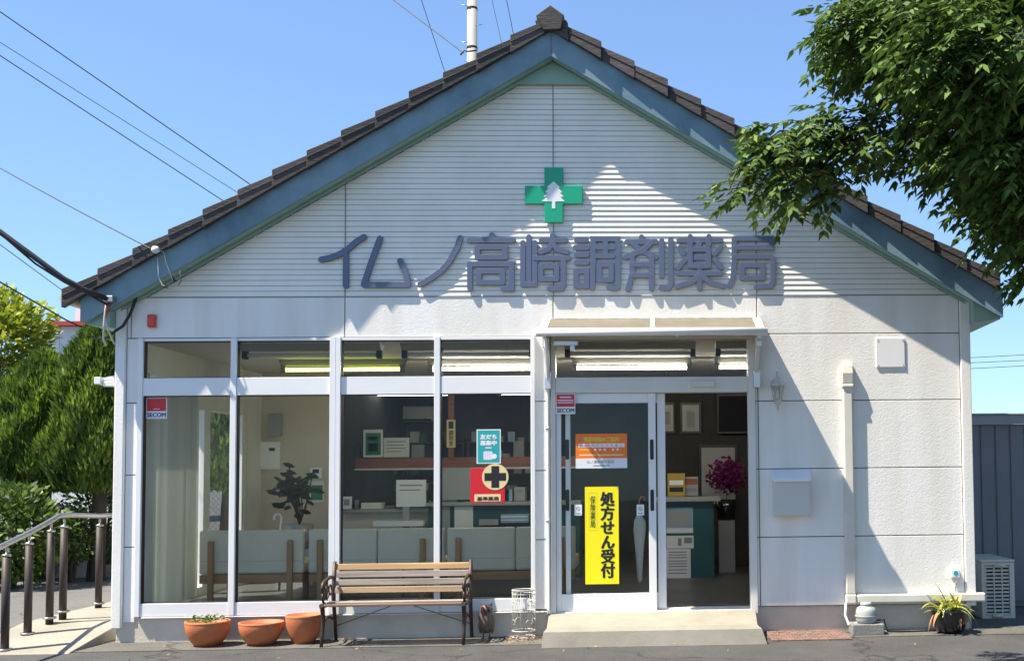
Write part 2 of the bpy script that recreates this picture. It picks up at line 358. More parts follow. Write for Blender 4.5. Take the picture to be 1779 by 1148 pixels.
# side ramp with level landing
b = MB(); xr0, xr1 = -4.94, -4.0
b.prismx([(-.62, -.01), (-.55, .012), (.42, .15), (2.6, .16), (2.6, -.01)], xr0, xr1)
struct(b.build('side_ramp', M['ramp'], bevel=.008))

# ------------------------------------------------------------------ the pharmacy building
zh = Z(586, 575); zt1 = Z(655, 580); zt0 = Z(685.5, 580); zs1 = Z(1043, 580); zs0 = Z(1066, 580)
zsid = Z(514, 960); XL, XR = X(202.5, 820), X(1690, 820) - .012
zd1 = Z(655, 1133); zd0 = Z(682, 1133); zth = Z(1056, 1133)
xpil0, xpil1 = X(929, 820), X(956, 820); xj1 = X(1303, 820); xj2 = X(1313, 820); xv = X(1318.5, 820)
xw0 = X(238, 820)
xa = X(961, 180); zwr = Z(1050.5, 1480)
bld = thing('pharmacy_building', 'white stucco pharmacy with brown tiled gable roof, blue barge boards and wide shop windows', 'building', (0, 0, 0))
PITCH = .588
YB = -.19; YT = -.250
zab = P(958, 98, YB).z                           # underside of the barge board at the apex
def zbar(x): return zab - PITCH * abs(x - xa)

b = MB(); T = .12
b.box(xj2 + .002, XR, .012, T, zwr - .002, zsid); b.box(XL, xj2, .012, T, zh + .004, zsid)
b.box(XL, xw0, .012, T, zs0, zh + .002); b.box(xpil0, xpil1, .012, T, zs0, zh + .002)
b.prism([(XL, zsid + .001), (XR, zsid + .001), (XR, zbar(XR) - .01), (xa, zab - .01), (XL, zbar(XL) - .01)], .014, T)
b.build('wall_core', M['core'], bld)
# stucco panels with open joints
b = MB(); g = .0045
def panel(x0, x1, z0, z1, y0=0.0): b.box(x0 + g, x1 - g, y0, .03, z0 + g, z1 - g)
zr = [zwr] + [Z(p, 1500) for p in (930.5, 812.5, 695, 579)] + [zsid]
xc = X(1672, 820)
for k in range(5):
    panel(xv, xc, zr[k], zr[k + 1])
    if zr[k] < zh - .1: panel(xj2 + .002, xv, zr[k], min(zr[k + 1], zh))
for (xa_, xb_) in ((X(228, 550), X(599, 550)), (X(599, 550), X(961, 550)), (X(961, 550), xv)): panel(xa_, xb_, zh, zsid)
zp = [Z(1058, 943), Z(937, 943), Z(817, 943), Z(697, 943), zh]
for k in range(4): panel(xpil0, xpil1, zp[k], zp[k + 1])
zl = [zs0 - .05, Z(950, 225), Z(825, 225), Z(700, 225), zh]
for k in range(4): panel(X(217, 820), xw0, zl[k], zl[k + 1])
panel(X(217, 820), X(228, 550), zh, zsid)
b.build('stucco_panel', M['stucco'], bld, bevel=.003)
# corner posts, proud of the panels
b = MB(); b.box(xc + .003, XR + .012, -.022, .2, zwr - .02, zsid + .35)
b.build('corner_post', M['stucco'], bld, bevel=.006)
b = MB(); b.box(XL - .02, X(217, 820) - .002, -.03, .2, zs0 - .10, zsid - .02); b.build('corner_post', M['stucco'], bld, bevel=.010)
# side and rear walls
b = MB(); DEP = 8.6
b.box(XR - .1, XR, T, DEP, 0, zbar(XR) + .15); b.box(XL, XR, DEP, DEP + .12, 0, 2.95)
ly0, ly1, lz0, lz1 = .25, 2.95, .28, 2.27
b.box(XL, XL + .1, T + .003, ly0, 0, 2.95); b.box(XL, XL + .1, ly1, DEP, 0, 2.95); b.box(XL, XL + .1, ly0, ly1, 0, lz0); b.box(XL, XL + .1, ly0, ly1, lz1, 2.95)
b.prism([(XL, 2.96), (XR, 2.96), (XR, zbar(XR)), (xa, zab), (XL, zbar(XL))], DEP, DEP + .1)
b.build('side_wall', M['stucco'], bld)
# foundation
b = MB(); b.box(XL + .01, xpil0 - .02, .012, .25, -.05, zs0 - .003); b.build('foundation', M['conc'], bld, bevel=.006)
b = MB(); b.box(xpil0 - .018, XR - .02, .045, .25, -.05, min(zwr, zp[0]) - .004); b.build('foundation', M['conc'], bld, bevel=.006)

# gable siding: lapped boards
b = MB(); z = zsid + .004; pitch = .0505; zmax = zab - .17
def xl_at(z): return max(XL + .02, xa - (zab - .02 - z) / PITCH), min(XR - .02, xa + (zab - .02 - z) / PITCH)
i = 0
while z < zmax:
    z1 = z + pitch; a0, a1 = xl_at(z); c0, c1 = xl_at(z1)
    yb, yt = -.004, .005
    b.add([(a0, yb, z), (a1, yb, z), (c1, yt, z1 - .003), (c0, yt, z1 - .003), (a0, .012, z), (a1, .012, z), (c1, .012, z1 - .003), (c0, .012, z1 - .003)], [(0, 1, 2, 3), (0, 4, 5, 1), (3, 2, 6, 7), (0, 3, 7, 4), (1, 5, 6, 2)])
    z = z1; i += 1
b.build('lap_siding', M['siding'], bld)
b = MB(); b.box(X(230, 514), X(1672, 514), -.004, .011, zsid - .008, zsid + .002); b.build('drip_flashing', M['seal'], bld)
for px in (600, 961.5, 1313):
    b = MB(); xx = X(px, 400); b.box(xx - .0045, xx + .0045, -.006, .008, zsid + .004, min(zab - .19, zbar(xx) - .03)); b.build('joint_strip', M['seal'], bld)

# barge boards, soffits, frieze
bh = .285; xel, xer = P(139, 545, YB).x, P(1743, 540, YB).x; zcl = P(145, 559, YB).z; zcr = P(1740, 551, YB).z
for sgn, xe, zc in ((-1, xel, zcl), (1, xer, zcr)):
    xk = xa + sgn * (zab - zc) / PITCH
    b = MB(); x0 = xa + sgn * .002
    b.prism([(x0, zbar(x0)), (x0, zbar(x0) + bh), (xe, zbar(xe) + bh), (xe, zc), (xk, zc)], YB, YB + .035)
    b.build('barge_board', M['barge'], bld, bevel=.004)
    b = MB(); b.add([(x0, YB + .036, zbar(x0) + .012), (xk, YB + .036, zc + .012), (xk, .02, zc + .012), (x0, .02, zbar(x0) + .012), (x0, YB + .036, zbar(x0) + .03), (xk, YB + .036, zc + .03), (xk, .02, zc + .03), (x0, .02, zbar(x0) + .03)],
        [(0, 1, 2, 3), (7, 6, 5, 4), (0, 4, 5, 1), (1, 5, 6, 2), (2, 6, 7, 3), (3, 7, 4, 0)]); b.build('soffit', M['green'], bld)
    b = MB(); xq = XL + .03 if sgn < 0 else XR - .03
    b.prism([(x0, zbar(x0) + .01), (xq, zbar(xq) + .01), (xq, zbar(xq) - .022), (x0, zbar(x0) - .022)], -.034, -.017)
    b.build('frieze_board', M['green'], bld, bevel=.002)
    # boxed eave end and eave soffit running back
    xo = xe + (-.01 if sgn > 0 else .01); xi = XR + .013 if sgn > 0 else XL - .021
    b = MB(); zso = zc - .01
    b.prism([(xi, zso - .03), (xo, zso), (xo, zso + .02), (xi, zbar(xi) + .008)], YB + .06, DEP + .1); b.build('eave_soffit', M['green'], bld, bevel=.003)
b = MB(); zf = P(955, 147, -.04).z
b.prism([(xa - (zab - zf) / PITCH, zf), (xa + (zab - zf) / PITCH, zf), (xa, zab)], -.042, -.036); b.build('apex_panel', M['green'], bld)
# apex seam on the barge boards
b = MB(); b.box(xa - .004, xa + .004, YB - .002, YB + .03, zab + .004, zab + bh); b.build('apex_seam', M['core'], bld)
# roof deck and tiles
dx = .3075; vb = .225; vt = .125
roof = MB(); roof.prism([(xa, zab + bh - .10), (xer, zbar(xer) + bh - .10), (xer, zbar(xer) + bh - .002), (xa, zab + bh - .002), (xel, zbar(xel) + bh - .002), (xel, zbar(xel) + bh - .10)], YB + .036, DEP + .3)
roofo = roof.build('roof', M['core'], bld)
fl = MB(); course = MB()
for sgn, xend in ((-1, P(108, 505, YT).x), (1, P(1738, 500, YT).x)):
    n = int(abs(xend - xa) / dx) + 1
    for k in range(n):
        xl = xend - sgn * dx * k; xu = xl - sgn * (dx + .02)
        if sgn * (xu - xa) < .03: xu = xa + sgn * .03
        if sgn * (xl - xu) < .02: continue
        j = rnd.uniform(-.004, .004)
        b0 = zbar(xl) + vb; b1 = zbar(xu) + vb; y0 = YT + rnd.uniform(-.006, .006) + .010 * (k % 2)
        ya, yc = y0 - .010, y0 + .014                     # lower end forward, upper end tucked under the tile above
        def flange(z0l, z1l, z0u, z1u, d, xu_, yb_, xl_):
            v8 = [(xl_, ya - d, z0l), (xu_, yc - d, z0u), (xu_, yb_, z0u), (xl_, yb_, z0l), (xl_, ya - d, z1l), (xu_, yc - d, z1u), (xu_, yb_, z1u), (xl_, yb_, z1l)]
            q = [(0, 3, 2, 1), (4, 5, 6, 7), (0, 1, 5, 4), (1, 2, 6, 5), (2, 3, 7, 6), (3, 0, 4, 7)]
            fl.add(v8, q if xu_ > xl_ else [f[::-1] for f in q])
        xq = xl - sgn * (dx + .010)
        if sgn * (xq - xa) < .03: xq = xa + sgn * .03
        bq = zbar(xq) + vb
        flange(b0 + .006 + j, b0 + vt + .046 + j, bq + .016, bq + vt + .004, 0, xq, YB - .004, xl)
        flange(b0 + vt - .022, b0 + vt - .014, bq + vt - .048, bq + vt - .042, .006, xq, y0 + .016, xl - sgn * .004)
        course.prism([(xl, b0 + vt + .005 + j), (xu, b1 + vt - .03), (xu, b1 + vt + .0), (xl, b0 + vt + .038 + j)], YB - .003, DEP + .4)
course.build('roof_tiles', M['tile'], roofo); fl.build('verge_tiles', M['tile'], roofo, bevel=.006)
b = MB(); cx = P(956, 35, YT).x
b.prism([(P(956, 10, -.255).x, P(956, 10, -.255).z), (P(980, 27, -.255).x, P(980, 27, -.255).z), (P(975, 52, -.255).x, P(975, 52, -.255).z), (P(945, 53, -.255).x, P(945, 53, -.255).z), (P(931, 28, -.255).x, P(931, 28, -.255).z)], -.268, YB)
zr0 = zab + vb + vt
b.prism([(cx, zr0 + .08), (cx + .15, zr0 - .01), (cx + .12, zr0 - .06), (cx - .12, zr0 - .06), (cx - .15, zr0 - .01)], YB + .002, DEP + .4)
b.build('ridge_cap', M['tile'], roofo, bevel=.008)
# gutter stub on the left eave end
b = MB(); q = P(120, 521, -.05)
b.tube([q + Vector((0, -.08, 0)), q + Vector((0, 4, 0))], .05, 10); b.build('gutter', M['offwhite'], bld)

# windows --------------------------------------------------------------
YG = .035
mull = [X(243, 820), X(405.5, 820), X(583, 820), X(760, 820), X(926.5, 820)]
wid = [.05, .056, .098, .056, .04]
for k in range(4):
    x0 = mull[k] + wid[k] / 2; x1 = mull[k + 1] - wid[k + 1] / 2
    b = MB()
    b.box(mull[k] - wid[k] / 2 + (.001 if k else 0), x0, -.03 if k != 2 else -.042, .08, zs0 + .002, zh - .002)
    if k == 3: b.box(x1, mull[4] + wid[4] / 2, -.03, .08, zs0 + .002, zh - .002)
    b.box(x0 + .0005, x1 - .0005, -.022, .07, zt0, zt1); b.box(x0 + .0005, x1 - .0005, -.02, .07, zs0 + .004, zs1); b.box(x0 + .0005, x1 - .0005, -.012, .07, zh - .03, zh - .003)
    if k == 2: b.box(mull[2] - .003, mull[2] + .003, -.0435, -.04, zs0 + .003, zh - .003)
    w = b.build('window', M['alu'], bld, bevel=.004)
    b = MB()
    for za_, zb_ in ((zs1, zt0), (zt1, zh - .03)):
        for q in ((x0, x0 + .007, za_, zb_), (x1 - .007, x1, za_, zb_), (x0 + .007, x1 - .007, za_, za_ + .007), (x0 + .007, x1 - .007, zb_ - .007, zb_)): b.box(q[0], q[1], -.004, .05, q[2], q[3])
    b.build('gasket', M['gasket'], w)
    for za_, zb_ in ((zs1, zt0), (zt1, zh - .03)):
        b = MB(); b.box(x0, x1, YG, YG + .005, za_, zb_); b.build('pane', M['glass'], w)
b = MB(); b.box(XL + .25, xpil1, -.03, .0, zs0 - .012, zs0 - .001); b.build('sill', M['alu'], bld, bevel=.003)
# little screw tabs under the sill at the mullions
# door unit --------------------------------------------------------------
b = MB(); xdl = X(957.5, 820); xdl1 = X(966, 820)
b.box(xdl, xdl1, -.03, .10, zth - .06, zh); b.box(xj1 - .01, xj2 + .003, -.03, .10, zth - .06, zh)
b.box(xdl1 + .001, xj1 - .011, -.028, .10, zd0, zd1); b.box(xdl1 + .001, xj1 - .011, -.015, .09, zh - .028, zh - .001)
b.box(xdl1 + .001, xj1 - .011, -.02, .10, zth - .055, zth - .02)
df = b.build('door_frame', M['alug'], bld, bevel=.004)
b = MB(); b.box(xdl1, xj1, .04, .045, zd1, zh - .028); b.build('pane', M['glass'], df)
b = MB(); b.box(X(1200, 668), X(1241, 668), -.075, -.0285, Z(673, 1220), Z(662, 1220)); b.build('door_sensor', M['offwhite'], df, bevel=.008)
def leaf(x0, x1, y0, sl, sr, zb0):
    b = MB(); zt = zd0 - .002; z0 = zth - .02
    b.box(x0, x0 + sl, y0, y0 + .035, z0, zt); b.box(x1 - sr, x1, y0, y0 + .035, z0, zt)
    b.box(x0 + sl + .0005, x1 - sr - .0005, y0 + .002, y0 + .033, zt - .09, zt); b.box(x0 + sl + .0005, x1 - sr - .0005, y0 + .002, y0 + .033, z0, zb0)
    d = b.build('sliding_door', M['alu'], bld, bevel=.003)
    b = MB(); b.box(x0 + sl, x1 - sr, y0 + .014, y0 + .019, zb0, zt - .09); b.build('pane', M['glass'], d)
    return d
zb0 = Z(1031, 1050)
d1 = leaf(xdl1 + .002, X(1140, 860), .004, .045, X(1140, 860) - X(1127, 860), zb0)
d2 = leaf(X(983, 860, .07), X(1156.5, 860, .07), .052, .045, .075, zb0)
for d, px, yy in ((d1, 1133, .004), (d2, 986, .052)):
    for (a, c) in ((763, 798), (850, 887)):
        b = MB(); b.prism(rrect(X(px - 3.2, 860, yy), X(px + 3.2, 860, yy), Z(c, px, yy), Z(a, px, yy), .012), yy - .004, yy - .0005); b.build('door_handle', M['gasket'], d)
# interior shell --------------------------------------------------------------
zf0, zcl_ = .25, 2.765
b = MB(); b.box(XL + .1, XR - .1, T + .003, DEP, .05, zf0); b.build('floor', M['floor'], bld)
b = MB(); b.box(XL + .1, XR - .1, T + .003, DEP, zcl_, zcl_ + .05); b.build('ceiling', M['ceil'], bld)
xpart = X(583, 820, 3.5)
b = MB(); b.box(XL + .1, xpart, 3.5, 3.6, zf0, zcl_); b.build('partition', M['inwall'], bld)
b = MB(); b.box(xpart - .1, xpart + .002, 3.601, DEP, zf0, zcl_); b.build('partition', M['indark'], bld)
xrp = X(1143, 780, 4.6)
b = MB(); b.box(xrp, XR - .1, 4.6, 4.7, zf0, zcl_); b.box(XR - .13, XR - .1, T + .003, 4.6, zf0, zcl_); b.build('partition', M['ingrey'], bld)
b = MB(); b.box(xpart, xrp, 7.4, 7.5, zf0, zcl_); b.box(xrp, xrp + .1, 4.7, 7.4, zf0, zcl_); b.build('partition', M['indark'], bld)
# the beam over the dispensary counter
b = MB(); b.box(xpart, X(1000, 800, 4.4), 4.4, 4.5, Z(813, 700, 4.4), Z(795, 700, 4.4)); bm_ = b.build('dispensary_beam', M['beam'], bld)
b = MB(); b.box(xpart, X(1000, 800, 4.4), 4.37, 4.44, Z(816, 700, 4.4), Z(813, 700, 4.4)); b.build('trim_rail', M['alug'], bm_)
# side window in the left wall
b = MB(); xs = XL + .02
for (ya, yb_) in ((ly0, ly0 + .06), (1.32, 1.37), (1.77, 1.94), (ly1 - .06, ly1)): b.box(xs, xs + .07, ya, yb_, lz0, lz1)
b.box(xs + .002, xs + .068, ly0, ly1, lz0, lz0 + .06); b.box(xs + .002, xs + .068, ly0, ly1, lz1 - .05, lz1)
sw = b.build('side_window', M['alu'], bld, bevel=.003)
b = MB(); b.box(xs + .03, xs + .035, ly0, ly1, lz0, lz1); b.build('pane', M['glass'], sw)
# inner door frame on the back wall of the waiting room
b = MB(); b.box(X(414, 800, 3.45), X(441, 800, 3.45), 3.44, 3.499, zf0, 2.35); b.build('inner_door_frame', M['white'], bld, bevel=.004)

# ------------------------------------------------------------------ lettering on the gable
LW = 4.75 / 186                                   # half stroke width
def stroke(mb, pts, y0, y1, r):
    pts = [Vector((p[0], p[1])) for p in pts]; n = len(pts); lft = []; rgt = []
    for i in range(n):
        d0 = (pts[i] - pts[i - 1]).normalized() if i else None
        d1 = (pts[i + 1] - pts[i]).normalized() if i < n - 1 else None
        if d0 is None: d = d1; k = 1
        elif d1 is None: d = d0; k = 1
        else:
            d = (d0 + d1).normalized(); k = min(1.6, 1 / max(.3, d.dot(d1)))
        nn = Vector((-d.y, d.x)); lft.append(pts[i] + nn * r * k); rgt.append(pts[i] - nn * r * k)
    def cap(c, d):
        a = math.atan2(d.y, d.x); return [c + Vector((math.cos(a + t), math.sin(a + t))) * r for t in (-1.1, -.55, 0, .55, 1.1)]
    poly = rgt + cap(pts[-1], (pts[-1] - pts[-2]).normalized()) + lft[::-1] + cap(pts[0], (pts[0] - pts[1]).normalized())
    mb.prism([(p.x, p.y) for p in poly], y0, y1)
def ring(mb, xa_, xb, za, zb, r, y0, y1):
    o = rrect(xa_ - r, xb + r, za - r, zb + r, r * .9, 3); i_ = rrect(xa_ + r, xb - r, za + r, zb - r, r * .12, 3); n = len(o)
    vs = [(x, y0, z) for x, z in o] + [(x, y0, z) for x, z in i_] + [(x, y1, z) for x, z in o] + [(x, y1, z) for x, z in i_]
    fs = []
    for k in range(n):
        q = (k + 1) % n
        fs += [(k, q, q + n, k + n), (k + 2 * n, k + 3 * n, q + 3 * n, q + 2 * n), (k, k + 2 * n, q + 2 * n, q), (k + n, q + n, q + 3 * n, k + 3 * n)]
    mb.add(vs, fs)
CH = [
 ((540, 390, 6.842), 'first letter of the gable sign, two wide strokes at the far left',
  [[(120, 415), (240, 390), (350, 345), (450, 280), (540, 200), (630, 145)], [(415, 360), (413, 725)], [(820, 165), (725, 420), (630, 700)], [(630, 715), (1155, 715)], [(1153, 700), (1128, 590), (1060, 430)]], []),
 ((540, 390, 6.842), 'gable sign letter made of one single sweeping diagonal stroke',
  [[(1775, 160), (1740, 270), (1650, 430), (1560, 540), (1440, 630), (1300, 710)]], []),
 ((790, 390, 7.652), 'gable sign letter with two stacked boxes under a flat lid bar',
  [[(495, 140), (495, 204)], [(190, 208), (780, 208)], [(200, 850), (200, 525), (755, 525), (755, 850), (650, 850)]], [(300, 670, 300, 435), (320, 635, 620, 770)]),
 ((790, 390, 7.652), 'gable sign letter with three tall parallel prongs, directly below the green cross',
  [[(905, 240), (905, 795)], [(985, 165), (985, 795)], [(1065, 240), (1065, 795)], [(905, 795), (1065, 795)], [(1150, 208), (1475, 208)], [(1300, 140), (1300, 250), (1240, 330), (1140, 365)], [(1300, 250), (1360, 330), (1490, 365)], [(1065, 445), (1510, 445)], [(1445, 450), (1445, 800), (1420, 850), (1260, 850)]], [(1145, 1355, 555, 725)]),
 ((980, 390, 7.655), 'gable sign letter with four short bars stacked over a box on its left',
  [[(165, 202), (295, 205)], [(150, 305), (310, 305)], [(165, 400), (300, 400)], [(165, 505), (300, 505)], [(375, 840), (385, 500), (385, 190), (715, 190), (715, 830), (690, 845), (595, 832)], [(548, 195), (548, 405)], [(445, 300), (655, 300)], [(445, 415), (650, 415)]], [(160, 300, 620, 820), (465, 625, 530, 735)]),
 ((980, 390, 7.655), 'gable sign letter with crossed strokes and two tall bars at its right',
  [[(1030, 165), (1030, 226)], [(835, 230), (1225, 230)], [(910, 240), (1020, 350), (1220, 430)], [(1160, 240), (1040, 350), (815, 430)], [(905, 430), (905, 650), (850, 860)], [(1165, 430), (1165, 850)], [(905, 530), (1165, 530)], [(905, 675), (1165, 675)], [(1298, 215), (1298, 680)], [(1418, 195), (1418, 800), (1390, 845), (1290, 840)]], []),
 ((1160, 390, 7.655), 'gable sign letter with a grass-top bar, box and spreading tree-like legs',
  [[(150, 208), (710, 208)], [(300, 160), (300, 260)], [(548, 160), (548, 260)], [(418, 260), (412, 305)], [(300, 440), (540, 440)], [(165, 300), (205, 390)], [(230, 460), (140, 575)], [(700, 300), (620, 390)], [(630, 465), (705, 570)], [(150, 650), (705, 650)], [(428, 560), (428, 850)], [(420, 670), (330, 760), (130, 825)], [(436, 670), (560, 770), (740, 820)]], [(300, 540, 330, 550)]),
 ((1160, 390, 7.655), 'last letter of the gable sign, hooked frame around a box, top corner shaded',
  [[(825, 810), (870, 700), (885, 500), (885, 185)], [(885, 185), (1380, 185), (1380, 305), (905, 305)], [(890, 425), (1370, 425), (1400, 460), (1400, 750), (1370, 820), (1180, 825)]], [(990, 1265, 540, 710)]),
]
for (ox, oy, sc), lab, strokes, rings in CH:
    mb = MB(); r = LW if sc > 7 else LW * 1.06; YF = -.030; k = 0
    def w(p):
        q = P(ox + p[0] / sc, oy + p[1] / sc, YF); return (q.x, q.z)
    for st in strokes:
        stroke(mb, [w(p) for p in st], YF - .0005 * k, -.008 + .0003 * k, r); k += 1
    for (x0, x1, y0, y1) in rings:
        a = w((x0, y1)); c = w((x1, y0)); ring(mb, a[0], c[0], a[1], c[1], r, YF - .0005 * k, -.008 + .0003 * k); k += 1
    c = w((sum(p[0] for st in strokes for p in st) / sum(len(s_) for s_ in strokes), max(p[1] for st in strokes for p in st)))
    o = thing('sign_letter', 'blue-grey ' + lab, 'sign letter', (c[0], -.02, c[1]), 'letters of the gable sign')
    mb.build('letter_face', M['letter'], o, bevel=.002)
    for st in strokes[:3]:
        pg = MB(); q = w(st[len(st) // 2]); pg.tube([(q[0], -.0085, q[1]), (q[0], .012, q[1])], .008, 6); pg.build('mounting_pin', M['steel'], o)

# green cross emblem
c0 = P(962, 338.5, -.035); a = .262; h_ = .086
cr = thing('green_cross_sign', 'green pharmacy cross sign with white fir tree, mounted high on the siding', 'sign', (c0.x, 0, c0.z))
b = MB(); b.prism([(c0.x + x * s_, c0.z + z_ * s_) for s_ in (1,) for x, z_ in ((-h_, -a), (h_, -a), (h_, -h_), (a + .006, -h_), (a + .006, h_), (h_, h_), (h_, a), (-h_, a), (-h_, h_), (-a - .006, h_), (-a - .006, -h_), (-h_, -h_))], -.035, -.008)
b.build('cross', M['crossg'], cr, bevel=.004)
tp = [(635, 400), (735, 492), (705, 494), (768, 570), (728, 572), (792, 634), (738, 636), (805, 706), (660, 708), (660, 815), (608, 815), (608, 708), (452, 706), (530, 636), (480, 634), (545, 572), (500, 570), (560, 494), (528, 492)]
b = MB(); b.prism([(P(890 + x / 8.833, 270 + y / 8.833, -.0375).x, P(890 + x / 8.833, 270 + y / 8.833, -.0375).z) for x, y in tp], -.0375, -.0355); b.build('fir_tree_emblem', M['white'], cr)

# ------------------------------------------------------------------ entrance canopy
xl, xr = X(936, 577, -.43), X(1329, 577, -.43); yf = -.43; zfr = P(1132, 571, yf).z; zbk = P(1132, 553, -.02).z
can = thing('door_canopy', 'small beige polycarbonate canopy with white gutter over the sliding door', 'canopy', ((xl + xr) / 2, 0, zfr - .3))
def cz(y): return zbk + (zfr - zbk) * (y / yf)
b = MB(); xm = X(1134, 560)
for (x0, x1) in ((xl + .06, xm - .02), (xm + .02, xr - .06)):
    b.add([(x0, -.01, zbk), (x1, -.01, zbk), (x1, yf, zfr), (x0, yf, zfr), (x0, -.01, zbk - .006), (x1, -.01, zbk - .006), (x1, yf, zfr - .006), (x0, yf, zfr - .006)], [(0, 1, 2, 3), (7, 6, 5, 4), (0, 4, 5, 1), (1, 5, 6, 2), (2, 6, 7, 3), (3, 7, 4, 0)])
b.build('canopy_panel', M['poly'], can)
b = MB()
for x0, x1 in ((xl, xl + .075), (xm - .022, xm + .022), (xr - .075, xr)):
    b.prismx([(-.005, zbk + .008), (yf, zfr + .008), (yf, zfr - .03), (-.005, zbk - .04)], x0, x1)
b.box(xl + .0755, xr - .0755, -.035, -.003, zbk - .045, zbk + .006)
b.build('canopy_frame', M['aged'], can, bevel=.003)
b = MB(); b.tube([(xl - .02, yf - .03, zfr - .03), (xr + .02, yf - .03, zfr - .03)], .036, 14); b.build('gutter', M['alu'], can)
for x_, s_ in ((xl + .045, 1), (xr - .045, -1)):
    b = MB(); b.prismx([(-.004, zbk - .05), (-.05, zbk - .05), (yf + .04, zfr - .035), (yf + .04, zfr - .085), (-.26, zbk - .26), (-.11, zbk - .46), (-.06, zbk - .62), (-.004, zbk - .62)], x_ - .018, x_ + .018); b.build('bracket', M['alum'], can, bevel=.003)
    b = MB(); b.box(x_ - .03, x_ + .03, -.09, -.002, zbk - .66, zbk - .5); b.build('bracket_shoe', M['alum'], can, bevel=.004); b = MB(); b.box(x_ - .026, x_ + .026, -.3, -.22, zbk - .30, zbk - .22); b.build('bracket_shoe', M['alum'], can, bevel=.004)
b = MB(); b.box(xl + .12, xl + .34, -.30, -.26, zfr - .13, zfr - .09); b.box(xl + .27, xl + .31, -.30, -.27, zfr - .18, zfr - .13); b.build('stay_clip', M['alum'], can, bevel=.004)
xp = X(953.2, 820)
dp = MB(); zg = zth + .01
dp.tube([(xl + .05, yf + .02, zfr - .05), (xl + .06, -.26, zfr - .20), (xp, -.07, zfr - .42), (xp, -.055, zfr - .55), (xp, -.055, zg), (xp - .0, -.07, zg - .04)], .017, 10)
dp.build('downpipe', M['alu'], can)
for z_ in (1.05, 1.9): b = MB(); b.tube([(xp, -.055, z_), (xp, -.055, z_ + .025)], .022, 10); b.build('pipe_clip', M['alum'], can)

# ------------------------------------------------------------------ wall fittings, right of the door
ox = X(1475.5, 840, -.05)
du = thing('pipe_cover', 'cream pipe cover running down the right wall and along its foot to the outdoor unit', 'pipe cover', (ox, 0, Z(1045, 1480)))
b = MB(); zt_ = Z(660, 1475); zb_ = Z(1040, 1480); hw = .046
b.box(ox - hw, ox + hw, -.055, -.001, zb_ + .05, zt_); b.build('vertical_cover', M['offwhite'], du, bevel=.012)
b = MB(); b.prismx([(-.001, zt_ - .04), (-.062, zt_ - .04), (-.072, zt_ + .06), (-.055, zt_ + .14), (-.001, zt_ + .16)], ox - hw - .008, ox + hw + .008); b.box(ox - hw - .01, ox + hw + .01, -.068, -.0015, zt_ - .075, zt_ - .041); b.build('cap', M['offwhite'], du, bevel=.010)
xe_ = X(1706, 1037); 
b = MB(); b.box(ox + hw + .006, xe_ + .02, -.055, -.0005, zb_ - .035, zb_ + .045); b.build('horizontal_cover', M['offwhite'], du, bevel=.012)
b = MB(); b.box(ox - hw - .006, ox + hw + .005, -.063, -.001, zb_ - .04, zb_ + .049); b.build('elbow', M['offwhite'], du, bevel=.014)
b = MB(); b.tube([(ox - .05, -.05, zb_ - .03), (ox - .06, -.06, zb_ - .14), (ox - .04, -.12, zb_ - .22), (ox + .03, -.18, .10), (ox + .08, -.24, .09)], .012, 8); b.build('drain_hose', M['alug'], du)

mx = thing('mailbox', 'wall mailbox with white lid and body greyed by painted shade, right of the door below the lantern', 'mailbox', (X(1376, 860, -.14), 0, Z(898, 1376)))
x0, x1 = X(1345, 860, -.14), X(1408, 860, -.14); z0, z1 = Z(896, 1376, -.14), Z(834, 1376, -.14); z2 = Z(818, 1376, -.14)
b = MB(); b.box(x0, x1, -.14, -.001, z0, z1); b.build('body', M['mailshade'], mx, bevel=.006)  # body and front plate greyer than the lid: face shade put into the colour
b = MB(); b.prismx([(-.001, z2 + .01), (-.06, z2 + .008), (-.158, z1 + .02), (-.158, z1 - .012), (-.146, z1 - .012), (-.146, z1 + .002), (-.001, z1 + .002)], x0 - .005, x1 + .006); b.build('lid', M['white'], mx, bevel=.003)
b = MB(); b.box(x0 + .012, x1 - .012, -.1425, -.1405, z0 + .012, z1 - .03); b.build('front_plate', M['mailshade'], mx, bevel=.002)

x0, x1, z0, z1 = X(1521.5, 612), X(1571.5, 612), Z(638, 1546), Z(587, 1546)
vp = thing('blank_plate', 'square pale blank cover plate screwed high on the right wall', 'cover plate', ((x0 + x1) / 2, 0, z0))
b = MB(); b.box(x0, x1, -.012, -.0005, z0, z1); b.build('plate', M['alu'], vp, bevel=.004)
for sx in (x0 + .02, x1 - .02):
    for sz in (z0 + .02, z1 - .02): b = MB(); b.tube([(sx, -.0125, sz), (sx, -.016, sz)], .006, 8); b.build('screw', M['alum'], vp)

lx = X(1351, 690, -.12); lz = Z(716, 1351, -.12)
la = thing('wall_lantern', 'weathered white carriage lantern on the wall right of the door', 'lantern', (lx, 0, lz))
u = lambda py: Z(py, 1351, -.12)
b = MB(); c = (lx, -.12, 0)
b.lathe([(.0, u(645)), (.012, u(648)), (.010, u(653)), (.030, u(657)), (.050, u(664)), (.062, u(667)), (.060, u(670)), (0, u(670))], c, 6, False)
b.lathe([(0, u(695)), (.034, u(695)), (.038, u(698)), (.022, u(703)), (.010, u(706)), (.014, u(708)), (.006, u(712)), (0, u(717))], c, 6, False)
for k in range(6):
    t = k * math.pi / 3; b.tube([(lx + .058 * math.cos(t), -.12 + .058 * math.sin(t), u(670)), (lx + .036 * math.cos(t), -.12 + .036 * math.sin(t), u(695))], .0055, 5)
b.build('frame', M['aged'], la)
b = MB(); b.lathe([(.052, u(670.3)), (.032, u(694.7))], c, 6, False); b.build('lamp_glass', M['glass'], la)
b = MB(); b.tube([(lx, -.12, u(694)), (lx, -.12, u(680))], [.016, .012], 8); b.build('bulb', M['white'], la)
